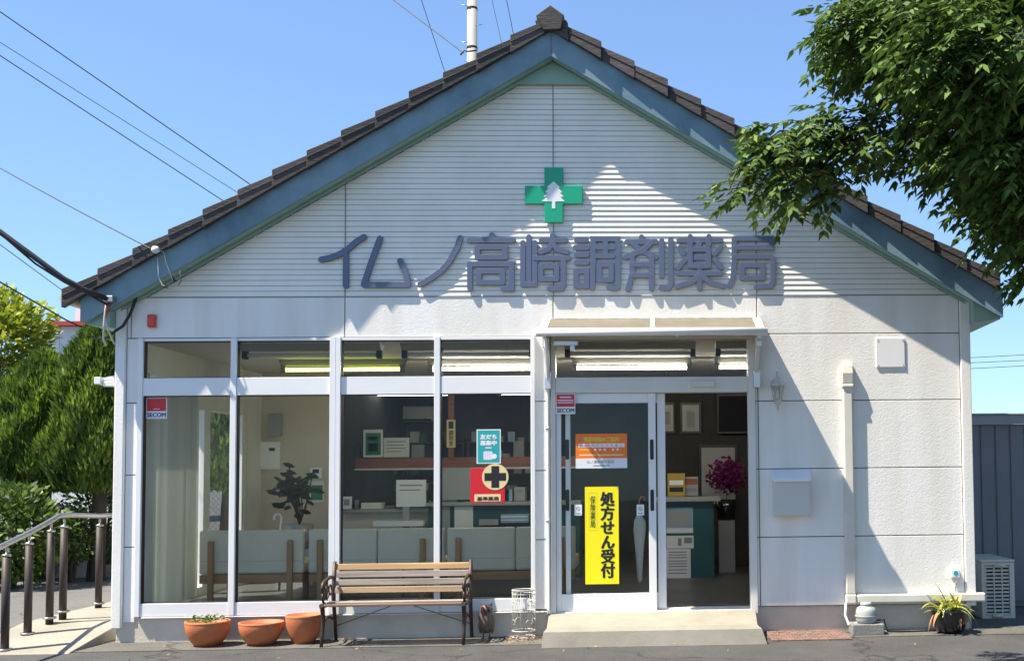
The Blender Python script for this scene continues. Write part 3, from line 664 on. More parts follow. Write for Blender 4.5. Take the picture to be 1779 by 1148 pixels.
b = MB(); b.prism(disc(lx, u(667), .055, 16), -.02, -.0005)
b.tube([(lx, -.015, u(665)), (lx, -.05, u(655)), (lx, -.10, u(645)), (lx, -.12, u(647))], .007, 8); b.build('wall_mount', M['aged'], la)

x0, x1 = X(1653, 995, -.05), X(1668, 995, -.05)
ob_ = thing('outlet_box', 'small white weatherproof outlet box with teal mark low on the right wall', 'outlet box', ((x0 + x1) / 2, 0, Z(1030, 1660)))
b = MB(); b.box(x0, x1, -.05, -.001, Z(1002, 1660), Z(988, 1660)); b.build('box', M['white'], ob_, bevel=.006)
b = MB(); b.prism(disc((x0 + x1) / 2, Z(995, 1660, -.05), .022, 14), -.0525, -.0505); b.build('mark', M['teal'], ob_)
b = MB(); b.tube([((x0 + x1) / 2, -.02, Z(1002, 1660)), ((x0 + x1) / 2, -.02, Z(1030, 1660))], .010, 8); b.build('conduit', M['alug'], ob_)

x0, x1 = X(257, 557, -.03), X(270.5, 557, -.03)
rl = thing('red_alarm_light', 'small red rectangular alarm light at the left end of the upper wall', 'alarm light', ((x0 + x1) / 2, 0, Z(569, 264)))
b = MB(); b.box(x0 - .006, x1 + .006, -.012, -.0005, Z(570, 264), Z(545, 264)); b.build('base', M['offwhite'], rl)
b = MB(); b.box(x0, x1, -.055, -.0125, Z(568, 264, -.05), Z(546, 264, -.05)); b.build('lens', M['redlamp'], rl, bevel=.010)

# side awning on the left wall
aw = thing('side_awning', 'white flat awning jutting from the left wall above the ramp', 'awning', (-4.1, .9, 2.35))
za = Z(657, 180, .1); xo_ = X(163, 662, .08)
b = MB(); b.prism([(XL - .001, za + .045), (xo_ + .03, za - .0), (xo_ + .03, za - .02), (XL - .001, za - .0)], .12, 2.9); b.build('awning_panel', M['white'], aw)
b = MB(); b.prism([(XL - .001, za - .004), (xo_ + .07, za - .03), (xo_ + .07, za - .075), (XL - .001, za - .075)], .10, .16); b.box(xo_, xo_ + .06, .08, 2.92, za - .055, za + .012); b.build('awning_frame', M['alu'], aw, bevel=.006)

# ------------------------------------------------------------------ entrance ramp
b = MB(); yb1, yb2 = -.63, -.71
p = lambda px, py, Y: P(px, py, Y)
z0 = zth - .03; zb = P(1133, 1087, yb1).z
A = [(X(953, 1060, 0), .044, z0 + .002), (X(954, 1060, 0), -.02, z0), (X(950, 1087, yb1), yb1, zb), (X(944, 1100, -.66), -.672, zb * .80), (X(941, 1125, yb2), yb2, -.01)]
B = [(X(1312, 1056, 0), .044, z0 + .002), (X(1312, 1056, 0), -.02, z0), (X(1316, 1084, yb1), yb1, zb), (X(1324, 1100, -.66), -.672, zb * .80), (X(1334, 1121, yb2), yb2, -.01)]
n = len(A); vs = A + B + [(a[0] - .004, a[1], -.02) for a in A] + [(a[0] + .004, a[1], -.02) for a in B]
fs = []
for k in range(n - 1): fs += [(k, k + 1, n + k + 1, n + k), (k + 1, k, 2 * n + k, 2 * n + k + 1), (n + k, n + k + 1, 3 * n + k + 1, 3 * n + k)]
b.add(vs, fs); struct(b.build('entrance_ramp', M['ramp'], bevel=.012))
# brick apron
b = MB(); 
x0, x1 = X(1338, 1110, -.45), X(1478, 1110, -.45); y0, y1 = -.56, .04
nx, ny = 10, 6
for j in range(ny):
    for i in range(nx + 1):
        off = (j % 2) * .5; a0 = max(0, (i - off) / nx); a1 = min(1, (i + 1 - off) / nx)
        if a1 - a0 < .02: continue
        b.box(x0 + (x1 - x0) * a0 + .003, x0 + (x1 - x0) * a1 - .003, y0 + (y1 - y0) * j / ny + .003, y0 + (y1 - y0) * (j + 1) / ny - .003, -.01, .012 + rnd.uniform(-.001, .001))
struct(b.build('brick_apron', M['brick']))

# ------------------------------------------------------------------ handrail
hr = thing('handrail', 'steel handrail on five bronze posts along the left side ramp', 'handrail', (-4.83, .3, 0))
HX = -4.86
pts = [(8, 1127, -.47), (48, 1099, .02), (86, 1072, .36), (109, 1061, .60), (171, 1047, 1.55)]
tops = []
for px, py, y in pts:
    xx = P(px, py, y).x; zb = P(px, py, y).z; zt_ = zb + .835
    b = MB(); b.tube([(xx, y, zb - .08), (xx, y, zt_ - .04)], .034, 14); q = b.build('post', M['postm'], hr)
    b = MB(); b.tube([(xx, y, zt_ - .0395), (xx, y, zt_ - .02)], .036, 12); b.tube([(xx, y, zt_ - .0195), (xx, y, zt_ + .05)], .012, 8); b.build('cap', M['steel'], q)
    b = MB(); b.tube([(xx, y, zb - .01), (xx, y, zb + .006)], .06, 14); b.build('base_plate', M['steel'], q)
    tops.append(Vector((xx, y, zt_ + .068)))
b = MB(); d0 = (tops[1] - tops[0])
rp_ = [tops[0] - d0 * 1.6, tops[0], tops[1], tops[2] + Vector((0, .0, .0)), tops[3] + Vector((0, -.1, .01)), tops[3] + Vector((0, .1, .01)), tops[4] + Vector((0, 0, .0)), tops[4] + Vector((0, 1.0, 0))]
b.tube(rp_, .024, 12); b.build('rail', M['steel'], hr)

# ------------------------------------------------------------------ pots by the window
def bowl(px0, px1, pyt, pyb, Y, label, tall=False, plant=False):
    x0, x1 = P(px0, pyt, Y).x, P(px1, pyt, Y).x; r = (x1 - x0) / 2; h = P((px0 + px1) / 2, pyt + 5, Y - r).z
    o = thing('flower_pot', label, 'flower pot', ((x0 + x1) / 2, Y, .0045), 'terracotta pots under the shop window')
    c = o.location
    b = MB(); f = (.56, .80, .955, .995) if not tall else (.60, .80, .95, .995)
    b.lathe([(0, 0), (r * f[0], 0), (r * f[1], h * .28), (r * f[2], h * .60), (r * f[3], h * .86), (r * .985, h * .90), (r, h * .93), (r, h), (r * .93, h), (r * .92, h * .82), (0, h * .80)], c, 40)
    b.build('bowl', M['terra'], o)
    b = MB(); b.lathe([(r * .915, h * .825), (r * .5, h * .86), (0, h * .85)], c, 24); b.build('soil', M['soil'], o)
    if plant:
        b = MB(); lr = random.Random(3)
        for k in range(120):
            a = lr.uniform(0, 6.28); d = r * .8 * lr.random() ** .5; p0 = Vector((c.x + d * math.cos(a), c.y + d * math.sin(a), c.z + h * .86)); s_ = lr.uniform(.025, .05)
            up = Vector((lr.uniform(-.6, .6), lr.uniform(-.6, .6), 1)).normalized(); t = up.cross(Vector((lr.uniform(-1, 1), lr.uniform(-1, 1), .1))).normalized()
            q = p0 + up * lr.uniform(.02, .075); b.add([q - t * s_ * .5, q + up * s_ * .3 - t.cross(up) * s_ * .3, q + t * s_ * .5, q + up * s_ * .35 + t.cross(up) * s_ * .35], [(0, 1, 2, 3)])
        b.build('seedlings', M['shrub'], o)
    return o
bowl(323, 399, 1078, 1125, -.25, 'wide terracotta bowl with green seedlings, leftmost pot under the window', plant=True)
bowl(416, 492, 1080, 1124, -.25, 'wide empty terracotta bowl between the planted bowl and the bench')
bowl(497, 559, 1066, 1118, -.19, 'taller terracotta pot tucked behind the left end of the bench', tall=True)

# ------------------------------------------------------------------ bench
bx0, bx1 = P(560, 1085, -.45).x, P(806, 1085, -.45).x
be = thing('garden_bench', 'weathered slatted wooden bench with dark cast iron ends under the shop window', 'bench', ((bx0 + bx1) / 2, -.28, .004))
yS, yB = -.46, -.12; zS = P(680, 1048, -.46).z + .005; zT = P(690, 977, -.08).z
sl = [(P(690, 983, -.075).z, -.075, .062), (P(690, 996, -.09).z, -.09, .062), (P(690, 1010, -.102).z, -.102, .062), (P(690, 1023, -.115).z, -.115, .062)]
for k, (z_, y_, h_) in enumerate(sl):
    b = MB(); y1 = y_; b.obox(((bx0 + bx1) / 2 + .0, y1, z_), ((bx1 - bx0) / 2 - .012, 0, 0), (0, .009, .0005), (0, .005, h_ / 2 - .004)); b.build('back_slat', SL[(0, 1, 2, 3)[k]], be, bevel=.004)
for k in range(5):
    y_ = yS + .065 * k; zz = zS + (-.012, .002, .0, -.006, -.012)[k] - .002
    b = MB(); b.obox(((bx0 + bx1) / 2, y_, zz), ((bx1 - bx0) / 2 - .012, 0, 0), (0, .027, 0), (0, 0, .010)); b.build('seat_slat', SL[(5, 4, 1, 2, 4)[k]], be, bevel=.004)
for xx, s_ in ((bx0, -1), (bx1, 1)):
    b = MB(); r = .017
    b.tube([(xx, yS - .02, .004), (xx, yS + .01, .12), (xx, yS + .035, .24), (xx, yS - .0, zS - .02), (xx, yS - .03, zS - .012)], [.015, .016, .019, .021, .02], 8)
    b.tube([(xx, yB + .10, .004), (xx, yB + .07, .14), (xx, yB + .02, zS - .03), (xx, yB + .005, zS + .05), (xx, -.075, zT + .02)], [.015, .016, .019, .021, .017], 8)
    b.tube([(xx, yS + .02, .20), (xx, (yS + yB) / 2, .25), (xx, yB + .06, .19)], .011, 6)
    b.tube([(xx, yS - .03, zS - .025), (xx, yB + .02, zS - .03)], .016, 8)
    ar = [(xx, yB + .0, zS + .20), (xx, yB - .10, zS + .215), (xx, yS + .06, zS + .19)]
    b.tube(ar + [(xx, yS + .01, zS + .165), (xx, yS - .005, zS + .12), (xx, yS + .03, zS + .10), (xx, yS + .055, zS + .125), (xx, yS + .04, zS + .15)], .016, 8)
    b.tube([(xx, yS + .03, zS + .10), (xx, yS + .0, zS + .05), (xx, yS + .05, zS + .0)], .012, 8)
    for (cy_, cz_, rr) in ((yS + .15, zS + .09, .055), (yS + .24, zS + .10, .045)):
        b.tube([(xx, cy_ + rr * math.cos(t * .7), cz_ + rr * math.sin(t * .7)) for t in range(10)], .008, 6)
    b.build('iron_end', M['iron'], be)
b = MB(); b.tube([(bx0, yB + .07, .13), ((bx0 + bx1) / 2, yB + .02, zS - .03), (bx1, yB + .07, .13)], .004, 6); b.build('brace_rod', M['iron'], be)
b = MB()
for xx in ((bx0 + bx1) / 2,):
    b.box(xx - .012, xx + .012, yB + .075, yB + .08, zS, zT - .03)
b.build('back_strap', M['iron'], be)

# ------------------------------------------------------------------ owl ornament
oc = P(845, 1103, -.11); oc.z = .0045; ow = thing('owl_statue', 'dark brown owl ornament on two thin legs beside the bench', 'statue', (oc.x, oc.y, .0045))
b = MB(); hh = .30; pr = [(0, .045), (.03, .052), (.05, .085), (.062, .13), (.066, .17), (.064, .205), (.058, .225), (.060, .245), (.058, .27), (.048, .29), (.028, .302), (0, .305)]
b.lathe([(r, z * 1.0) for r, z in pr], oc, 26)
for v in b.v: v.y = oc.y + (v.y - oc.y) * .8
for s_ in (-1, 1):
    b.add([(oc.x + s_ * .052, oc.y, .285), (oc.x + s_ * .020, oc.y - .02, .298), (oc.x + s_ * .020, oc.y + .02, .298), (oc.x + s_ * .056, oc.y, .332)], [(0, 1, 3), (1, 2, 3), (2, 0, 3), (0, 2, 1)])
b.build('body', M['owl'], ow)
for s_ in (-1, 1):
    b = MB(); b.lathe([(0, .05), (.012, .06), (.022, .11), (.026, .17), (.018, .215), (0, .23)], (oc.x + s_ * .052, oc.y - .005, 0), 14); b.build('wing', M['owl'], ow)
    b = MB(); b.tube([(oc.x + s_ * .028, oc.y - .0, .07), (oc.x + s_ * .030, oc.y, .012)], .0075, 8)
    for t in (-.5, 0, .5): b.tube([(oc.x + s_ * .030, oc.y, .012), (oc.x + s_ * .030 + math.sin(t) * .03, oc.y - math.cos(t) * .03, .006)], .005, 6)
    b.build('leg', M['owl'], ow)
    b = MB(); b.prism(disc(oc.x + s_ * .024, .258, .018, 16), oc.y - .056, oc.y - .03); b.build('eye', M['iron'], ow)
b = MB(); b.tube([(oc.x, oc.y - .05, .248), (oc.x, oc.y - .062, .236), (oc.x, oc.y - .054, .226)], [.008, .006, .002], 8); b.build('beak', M['iron'], ow)

# ------------------------------------------------------------------ wire stand
wc = P(910, 1101, -.13); wc.z = .0045; wr = (P(930, 1060, wc.y).x - P(890, 1060, wc.y).x) / 2; wh = P(910, 1024, wc.y).z
ws = thing('wire_plant_stand', 'empty cylindrical white wire plant stand with chipped paint left of the door', 'plant stand', (wc.x, wc.y, .0045))
def hoop(r, z, t): b = MB(); b.tube([(wc.x + r * math.cos(k * math.pi / 12), wc.y + r * math.sin(k * math.pi / 12), z) for k in range(25)], t, 6, False); b.build('hoop', M['wire'], ws)
for z_, t in ((wh, .0055), (wh - .035, .004), (wh * .57, .0045), (.075, .0055), (.02, .005)): hoop(wr, z_, t)
b = MB()
for k in range(11):
    t = k * 2 * math.pi / 11; b.tube([(wc.x + wr * math.cos(t), wc.y + wr * math.sin(t), .02), (wc.x + wr * math.cos(t), wc.y + wr * math.sin(t), wh)], .0024, 5)
b.build('upright', M['wire'], ws)
b = MB()
for k in range(4):
    for (zz, s_) in ((wh * .72, 1), (wh * .34, -1)):
        pts_ = []
        for j in range(16):
            u_ = j / 15 * 4.6; rr = .038 * (1 - u_ / 6.5); t = k * math.pi / 2 - .9 + (rr * math.cos(u_) * s_) / wr; pts_.append((wc.x + wr * math.cos(t) * 1.02, wc.y + wr * math.sin(t) * 1.02, zz + rr * math.sin(u_)))
        b.tube(pts_, .0032, 5)
b.build('scroll', M['wire'], ws)
b = MB()
for k in range(3):
    t = k * 2.09 + .4; b.tube([(wc.x + wr * math.cos(t), wc.y + wr * math.sin(t), .02), (wc.x + wr * 1.05 * math.cos(t), wc.y + wr * 1.05 * math.sin(t), .004)], .006, 6)
b.build('foot', M['iron'], ws)

# dry leaves blown against the wall
b = MB(); lr = random.Random(5)
for k in range(110):
    if k < 60: x_, y_ = lr.uniform(X(885, 1095), X(942, 1095)), lr.uniform(-.5, -.08)
    elif k < 80: x_, y_ = lr.uniform(X(575, 1095), X(620, 1095)), lr.uniform(-.25, .0)
    else: x_, y_ = lr.uniform(-4, 4), lr.uniform(-1.2, -.1)
    s_ = lr.uniform(.008, .020); t = Vector((lr.uniform(-1, 1), lr.uniform(-1, 1), lr.uniform(-.4, .4))).normalized(); q = Vector((x_, y_, .022)); n_ = t.cross(Vector((0, 0, 1))).normalized()
    b.add([q - t * s_, q + n_ * s_ * .4 + Vector((0, 0, .004)), q + t * s_, q - n_ * s_ * .4 - Vector((0, 0, .004))], [(0, 1, 2, 3)])
o = b.build('leaf_litter', M['dryleaf']); tag(o, 'scattered dry brown leaves on the ground along the shop front', 'leaf litter', kind='stuff')

# ------------------------------------------------------------------ blower, planter, outdoor unit
bc = P(1505, 1083, -.20)
bl = thing('air_blower', 'grey domed air blower sitting on a concrete block by the right wall', 'air blower', (bc.x, bc.y, .0))
zb = P(1505, 1082, -.24).z
hb = .185
b = MB(); b.lathe([(0, 0), (.085, 0), (.10, .02), (.101, .075), (.097, .11), (.085, .138), (.055, .152), (.05, .158), (.056, .162), (.054, .180), (.045, .185), (0, .186)], (bc.x, bc.y, zb), 30)
for v in b.v: v.x = bc.x + (v.x - bc.x) * .95
b.build('casing', M['blower'], bl)
b = MB(); b.lathe([(.1015, .055), (.104, .06), (.104, .068), (.1015, .073)], (bc.x, bc.y, zb), 30); b.build('seam', M['blower'], bl)
b = MB(); b.tube([(bc.x + .09, bc.y, zb + .02), (bc.x + .16, bc.y - .02, zb + .03), (bc.x + .2, bc.y + .03, .02), (bc.x + .45, bc.y + .05, .012), (bc.x + .75, bc.y + .1, .012)], .008, 8); b.build('power_cord', M['cable'], bl)
b = MB(); b.box(bc.x - .145, bc.x + .145, bc.y - .11, bc.y + .11, .003, zb - .001); o = b.build('concrete_block', M['block'], bevel=.008, origin=(bc.x, bc.y, 0)); tag(o, 'low grey concrete block under the air blower', 'block')
pc = P(1650, 1093, -.22); 
pl = thing('potted_plant', 'yellow-green strappy plant in a glossy black pot at the right corner', 'potted plant', (pc.x, pc.y, .0045))
ph_ = P(1650, 1056, -.22).z; pr_ = .17
b = MB(); b.lathe([(0, 0), (.10, 0), (.13, .03), (pr_, ph_ * .55), (pr_ * .98, ph_ * .85), (pr_ * 1.06, ph_), (pr_ * .92, ph_), (pr_ * .88, ph_ * .85), (0, ph_ * .83)], (pc.x, pc.y, .0045), 36); b.build('pot', M['glaze'], pl)
b = MB(); b.lathe([(pr_ * .875, ph_ * .84), (0, ph_ * .9)], (pc.x, pc.y, .0045), 20); b.build('soil', M['soil'], pl)
b = MB(); lr = random.Random(11)
def strap(b, p0, az, el, ln, wd, droop, seg=7):
    d = Vector((math.cos(az) * math.cos(el), math.sin(az) * math.cos(el), math.sin(el))); p_ = Vector(p0); vs = []; side = Vector((-math.sin(az), math.cos(az), 0))
    for k in range(seg + 1):
        t = k / seg; w_ = wd * (.45 + 1.1 * t * (1 - t) * 2) * (1 - t ** 3) + .001
        vs += [p_ - side * w_ + Vector((0, 0, w_ * .35)), p_, p_ + side * w_ + Vector((0, 0, w_ * .35))]
        d = (d + Vector((0, 0, -droop / seg))).normalized(); p_ = p_ + d * ln / seg
    fs = []
    for k in range(seg): fs += [(3 * k, 3 * k + 1, 3 * k + 4, 3 * k + 3), (3 * k + 1, 3 * k + 2, 3 * k + 5, 3 * k + 4)]
    b.add(vs, fs, True)
for k in range(46):
    cx_ = lr.choice((-.09, -.02, .06)); az = lr.uniform(0, 6.28); strap(b, (pc.x + cx_ + lr.uniform(-.03, .03), pc.y + lr.uniform(-.05, .05), ph_ * .86), az, lr.uniform(.35, 1.35), lr.uniform(.16, .34), lr.uniform(.012, .022), lr.uniform(.6, 2.2))
b.build('leaves', M['brom'], pl)
b = MB()
for k in range(9): strap(b, (pc.x + lr.uniform(-.12, .12), pc.y + lr.uniform(-.1, .05), ph_ * .9), lr.uniform(3.4, 6.0), lr.uniform(.0, .5), lr.uniform(.16, .26), .016, 2.6)
b.build('withered_leaves', M['dryleaf'], pl)

Ya = .72; ax0, ax1 = P(1706, 1020, Ya).x, P(1763, 1020, Ya).x; az0, az1 = P(1730, 1076, Ya).z, P(1735, 973, Ya).z
ac = thing('outdoor_unit', 'cream air conditioner outdoor unit with louvred end standing beside the right wall', 'outdoor unit', ((ax0 + ax1) / 2, Ya + .4, 0))
b = MB(); t_ = .02
b.box(ax0, ax1, Ya + .03, Ya + .82, az0, az1 - .02); b.build('casing', M['ac'], ac, bevel=.012)
b = MB(); b.box(ax0 - .008, ax1 + .008, Ya + .0, Ya + .83, az1 - .0195, az1 + .008); b.build('top_lid', M['ac'], ac, bevel=.008)
b = MB(); b.box(ax0 + .04, ax1 - .055, Ya + .022, Ya + .0295, az0 + .06, az1 - .06); b.build('louvre_recess', M['dark'], ac)
b = MB(); nl = 13; zA, zB = az0 + .06, az1 - .06
for k in range(nl + 1): z_ = zA + (zB - zA) * k / nl; b.prismx([(Ya + .0215, z_ - .010), (Ya + .004, z_ - .014), (Ya + .004, z_ + .002), (Ya + .0215, z_ + .008)], ax0 + .0405, ax1 - .0555)
for k in range(3): xx = ax0 + .04 + (ax1 - .055 - ax0 - .04) * (k) / 2; xx = [ax0 + .04 + (ax1 - ax0 - .095) * f for f in (.0, .36, .70)][k]; b.box(xx - .006, xx + .006, Ya - .002, Ya + .0225, zA, zB)
b.box(ax0, ax0 + .035, Ya + .002, Ya + .029, az0 + .002, az1 - .021); b.box(ax1 - .05, ax1, Ya + .002, Ya + .029, az0 + .002, az1 - .021); b.box(ax0 + .036, ax1 - .051, Ya + .002, Ya + .029, az0 + .002, zA - .016); b.box(ax0 + .036, ax1 - .051, Ya + .002, Ya + .029, zB + .012, az1 - .021)
b.build('louvre_grille', M['ac'], ac, bevel=.002)
b = MB(); b.tube([(ax0 + .12, Ya - .012, az1 - .055), (ax0 + .18, Ya - .02, az1 - .045), (ax0 + .24, Ya - .01, az1 - .06)], .014, 8); b.tube([(ax0 + .10, Ya - .008, az0 + .04), (ax0 + .20, Ya - .014, az0 + .04)], .018, 8); b.build('handle', M['ac'], ac)
b = MB(); b.box(ax0 - .05, ax1 + .03, Ya - .02, Ya + .2, .003, az0 - .001); b.box(ax0 - .05, ax1 + .03, Ya + .6, Ya + .85, .003, az0 - .001)
o = b.build('concrete_block', M['block'], bevel=.008, origin=(ax0, Ya, 0)); tag(o, 'pair of grey concrete blocks under the outdoor unit', 'block')

# ------------------------------------------------------------------ shed on the right
Ys = 1.75; sx0 = 4.12; zsh = P(1735, 718, Ys).z
sh = thing('storage_shed', 'dark grey ribbed steel shed behind the right corner of the shop', 'shed', (6.0, Ys + 1, 0))
b = MB(); pts_ = []; x_ = sx0; rib = .165
prof = []
while x_ < 8.2: prof += [(x_, 0.0), (x_ + rib - .028, 0.0), (x_ + rib - .020, .014), (x_ + rib - .008, .014)]; x_ += rib
vs = [(x, Ys + y, .06) for x, y in prof] + [(x, Ys + y, zsh - .13) for x, y in prof]; n = len(prof)
b.add(vs, [(k, k + 1, n + k + 1, n + k) for k in range(n - 1)]); b.box(sx0, sx0 + .03, Ys + .02, Ys + 2.2, .06, zsh - .13); b.box(8.2, 8.23, Ys, Ys + 2.2, .06, zsh - .13); b.box(sx0, 8.2, Ys + 2.2, Ys + 2.23, .06, zsh - .13)
b.build('wall', M['shed'], sh)
b = MB(); b.box(sx0 - .04, 8.3, Ys - .05, Ys + 2.3, zsh - .128, zsh - .02); b.box(sx0 - .06, 8.32, Ys - .07, Ys + 2.32, zsh - .0195, zsh); b.build('roof', M['shedtop'], sh, bevel=.004)
b = MB(); b.box(sx0 + .02, 8.2, Ys + .02, Ys + 2.1, 0, .058); b.build('plinth', M['block'], sh)

# ------------------------------------------------------------------ stickers and posters on the glass
YP = YG - .0018                                    # on the outer face of the window panes
YD = .004 + .014 - .0018                           # on the outer face of the left door pane
def sheet_thing(name, label, cat, px0, px1, py0, py1, y, m, bord=None, group=None, th=.0012, rr=None):
    pc_ = (px0 + px1) / 2; qc = (py0 + py1) / 2
    x0, x1 = P(px0, qc, y).x, P(px1, qc, y).x; z0, z1 = P(pc_, py1, y).z, P(pc_, py0, y).z
    o = thing(name, label, cat, ((x0 + x1) / 2, y, z0), group)
    b = MB()
    if rr: b.prism(rrect(x0, x1, z0, z1, rr), y, y + th)
    else: b.box(x0, x1, y, y + th, z0, z1)
    b.build('sheet', m, o)
    fr = lambda u0, u1, v0, v1: (x0 + (x1 - x0) * u0, x0 + (x1 - x0) * u1, z1 - (z1 - z0) * v1, z1 - (z1 - z0) * v0)   # u right, v down
    def patch(nm, u0, u1, v0, v1, mm, k=1):
        r_ = fr(u0, u1, v0, v1); b = MB(); b.box(r_[0], r_[1], y - .0006 * k, y - .0006 * (k - 1) - .0001, r_[2], r_[3]); return b.build(nm, mm, o)
    def text(s, u0, u1, v0, v1, mm, bold=.0, k=2, vertical=False, nm='lettering'):
        return text_mesh(nm, s, mm, o, fr(u0, u1, v0, v1), y - .0006 * (k - 1) - .0002, bold, .0005, vertical)
    return o, fr, patch, text
for px0, px1, py0, py1, yy, lab, lined in ((254, 290, 691, 727, YP, 'red and white security sticker in the top left corner of the shop window', 0), (965.5, 999.5, 684, 719, -.0300, 'red and white security sticker at the top left of the door', 1)):
    o, fr, pa, tx = sheet_thing('security_sticker', lab, 'sticker', px0, px1, py0, py1, yy, M['white'], group='security stickers')
    pa('red_panel', .04, .96, .03, .64, M['red'])
    if lined:
        pa('line', .2, .8, .13, .2, M['pink'], 2); pa('line', .1, .9, .29, .35, M['pink'], 2); pa('line', .1, .9, .41, .46, M['pink'], 2)
    else: pa('line', .34, .66, .52, .55, M['pink'], 2)
    tx('SECOM', .06, .94, .72, .92, M['navy'], .06)
o, fr, pa, tx = sheet_thing('window_poster', 'teal poster with white lettering stuck inside the shop window', 'poster', 828, 870, 745.5, 805, YP, M['white'])
pa('teal_panel', .045, .955, .03, .97, M['teal'])
tx('友だち', .16, .82, .15, .29, M['white'], .08); tx('募集中', .16, .82, .33, .47, M['white'], .08); pa('line', .36, .62, .52, .56, M['pink'], 2)
r_ = fr(.28, .66, .64, .89); b = MB(); b.prism(rrect(*r_, .012), YP - .0014, YP - .0008); b.build('pale_shape', M['pink'], o)
r_ = fr(.62, .84, .70, .88); b = MB(); b.prism(disc((r_[0] + r_[1]) / 2, (r_[2] + r_[3]) / 2, (r_[1] - r_[0]) / 2, 16), YP - .0020, YP - .0015); b.build('pale_shape', M['white'], o)
o, fr, pa, tx = sheet_thing('pharmacy_plaque', 'red plaque with a dark cross in a cream disc, under the teal poster', 'plaque', 817, 877, 813, 873, YP - .0012, M['red'], th=.0024)
cx_, cz_ = P(860.5, 828, YP).x, P(860.5, 828, YP).z; rd = .122
b = MB(); b.prism(disc(cx_, cz_, rd, 40), YP - .0034, YP - .0016); b.build('disc', M['cream'], o)
b = MB(); h_, a_ = .036, .100; b.prism([(cx_ + u * 1, cz_ + v) for u, v in ((-h_, -a_), (h_, -a_), (h_, -h_), (a_, -h_), (a_, h_), (h_, h_), (h_, a_), (-h_, a_), (-h_, h_), (-a_, h_), (-a_, -h_), (-h_, -h_))], YP - .0044, YP - .0036); b.build('dark_cross', M['black'], o)
pa('name_plate', .12, .88, .75, .96, M['cream'], 2)
tx('基準薬局', .20, .82, .825, .935, M['black'], .04, 3)
o, fr, pa, tx = sheet_thing('opening_hours_notice', 'orange and white opening hours notice on the left door pane', 'notice', 1000, 1089.5, 753, 813, YD, M['orange'])
pa('white_foot', 0.0, 1.0, .715, 1.0, M['white']); pa('white_band', .05, .95, .285, .395, M['white'])
tx('営業時間のご案内', .16, .84, .10, .235, M['gold'], .08); tx('診療時間 月 火 水 木 金 土', .08, .92, .305, .375, M['orange'], .0, 3)
for k, u_ in enumerate((.36, .45, .54, .70, .79)):
    r_ = fr(u_, u_ + .05, .425, .50); b = MB(); b.prism(disc((r_[0] + r_[1]) / 2, (r_[2] + r_[3]) / 2, .011, 12), YD - .0008, YD - .0003); b.build('white_dot', M['white'], o)
pa('line', .07, .30, .445, .485, M['gold'], 1); pa('line', .07, .40, .60, .64, M['cream'], 1); pa('line', .44, .92, .60, .64, M['cream'], 1)
tx('仏ノ高崎調剤薬局', .22, .74, .765, .865, M['txt'], .0); pa('line', .34, .66, .91, .94, M['txt'], 2)
o, fr, pa, tx = sheet_thing('prescription_sign', 'tall yellow sign with black vertical lettering on the left door pane', 'sign', 1016.5, 1075, 845, 1014, YD, M['yellow'])
tx('処方せん受付', .47, .87, .055, .935, M['black'], .055, vertical=True); tx('保険薬局', .155, .315, .095, .42, M['black'], .0, vertical=True)
for q in ((.115, .125, .06, .45), (.355, .365, .06, .45), (.125, .355, .06, .064), (.125, .355, .446, .45)): pa('fine_border', *q, M['gold'])
for px, lab in ((1004.5, 'left'), (1112.5, 'right')):
    o, fr, pa, tx = sheet_thing('no_smoking_sticker', 'small white no smoking sticker on the door pane, %s of the yellow sign' % lab, 'sticker', px - 6.5, px + 6.5, 876, 895, YD, M['white'], group='no smoking stickers', rr=.006)
    r_ = fr(.2, .8, .15, .65); mx_, mz_ = (r_[0] + r_[1]) / 2, (r_[2] + r_[3]) / 2
    b = MB()
    vs = []; n = 20
    for rr_ in (.019, .0145):
        vs += [(mx_ + rr_ * math.cos(2 * math.pi * k / n), YD - .0008, mz_ + rr_ * math.sin(2 * math.pi * k / n)) for k in range(n)]
    b.add(vs, [(k, (k + 1) % n, n + (k + 1) % n, n + k) for k in range(n)]); b.obox((mx_, YD - .0010, mz_), (.012, 0, -.012), (0, .0002, 0), (.0016, 0, .0016)); b.build('ring', M['txt'], o)
    pa('line', .2, .8, .78, .86, M['txt'], 2)

# ------------------------------------------------------------------ inside the shop
# vertical blind along the left wall
bl_ = thing('vertical_blind', 'pale vertical blind drawn along the left side window inside the shop', 'blind', (XL + .2, 1.0, zf0))
b = MB(); y_ = .22
while y_ < 1.34:
    t = R(62) + rnd.uniform(-.08, .08); w_ = .05; dx_, dy_ = math.cos(t) * w_, math.sin(t) * w_; c = Vector((XL + .17, y_, 0))
    b.obox((c.x, c.y, (zf0 + .03 + 2.42) / 2), (dx_, dy_, 0), (-.0008 * math.sin(t), .0008 * math.cos(t), 0), (0, 0, (2.42 - zf0 - .03) / 2)); y_ += .058
b.build('slats', M['blind'], bl_)
b = MB(); b.box(XL + .13, XL + .21, .18, 1.38, 2.425, 2.47); b.build('head_rail', M['alug'], bl_)
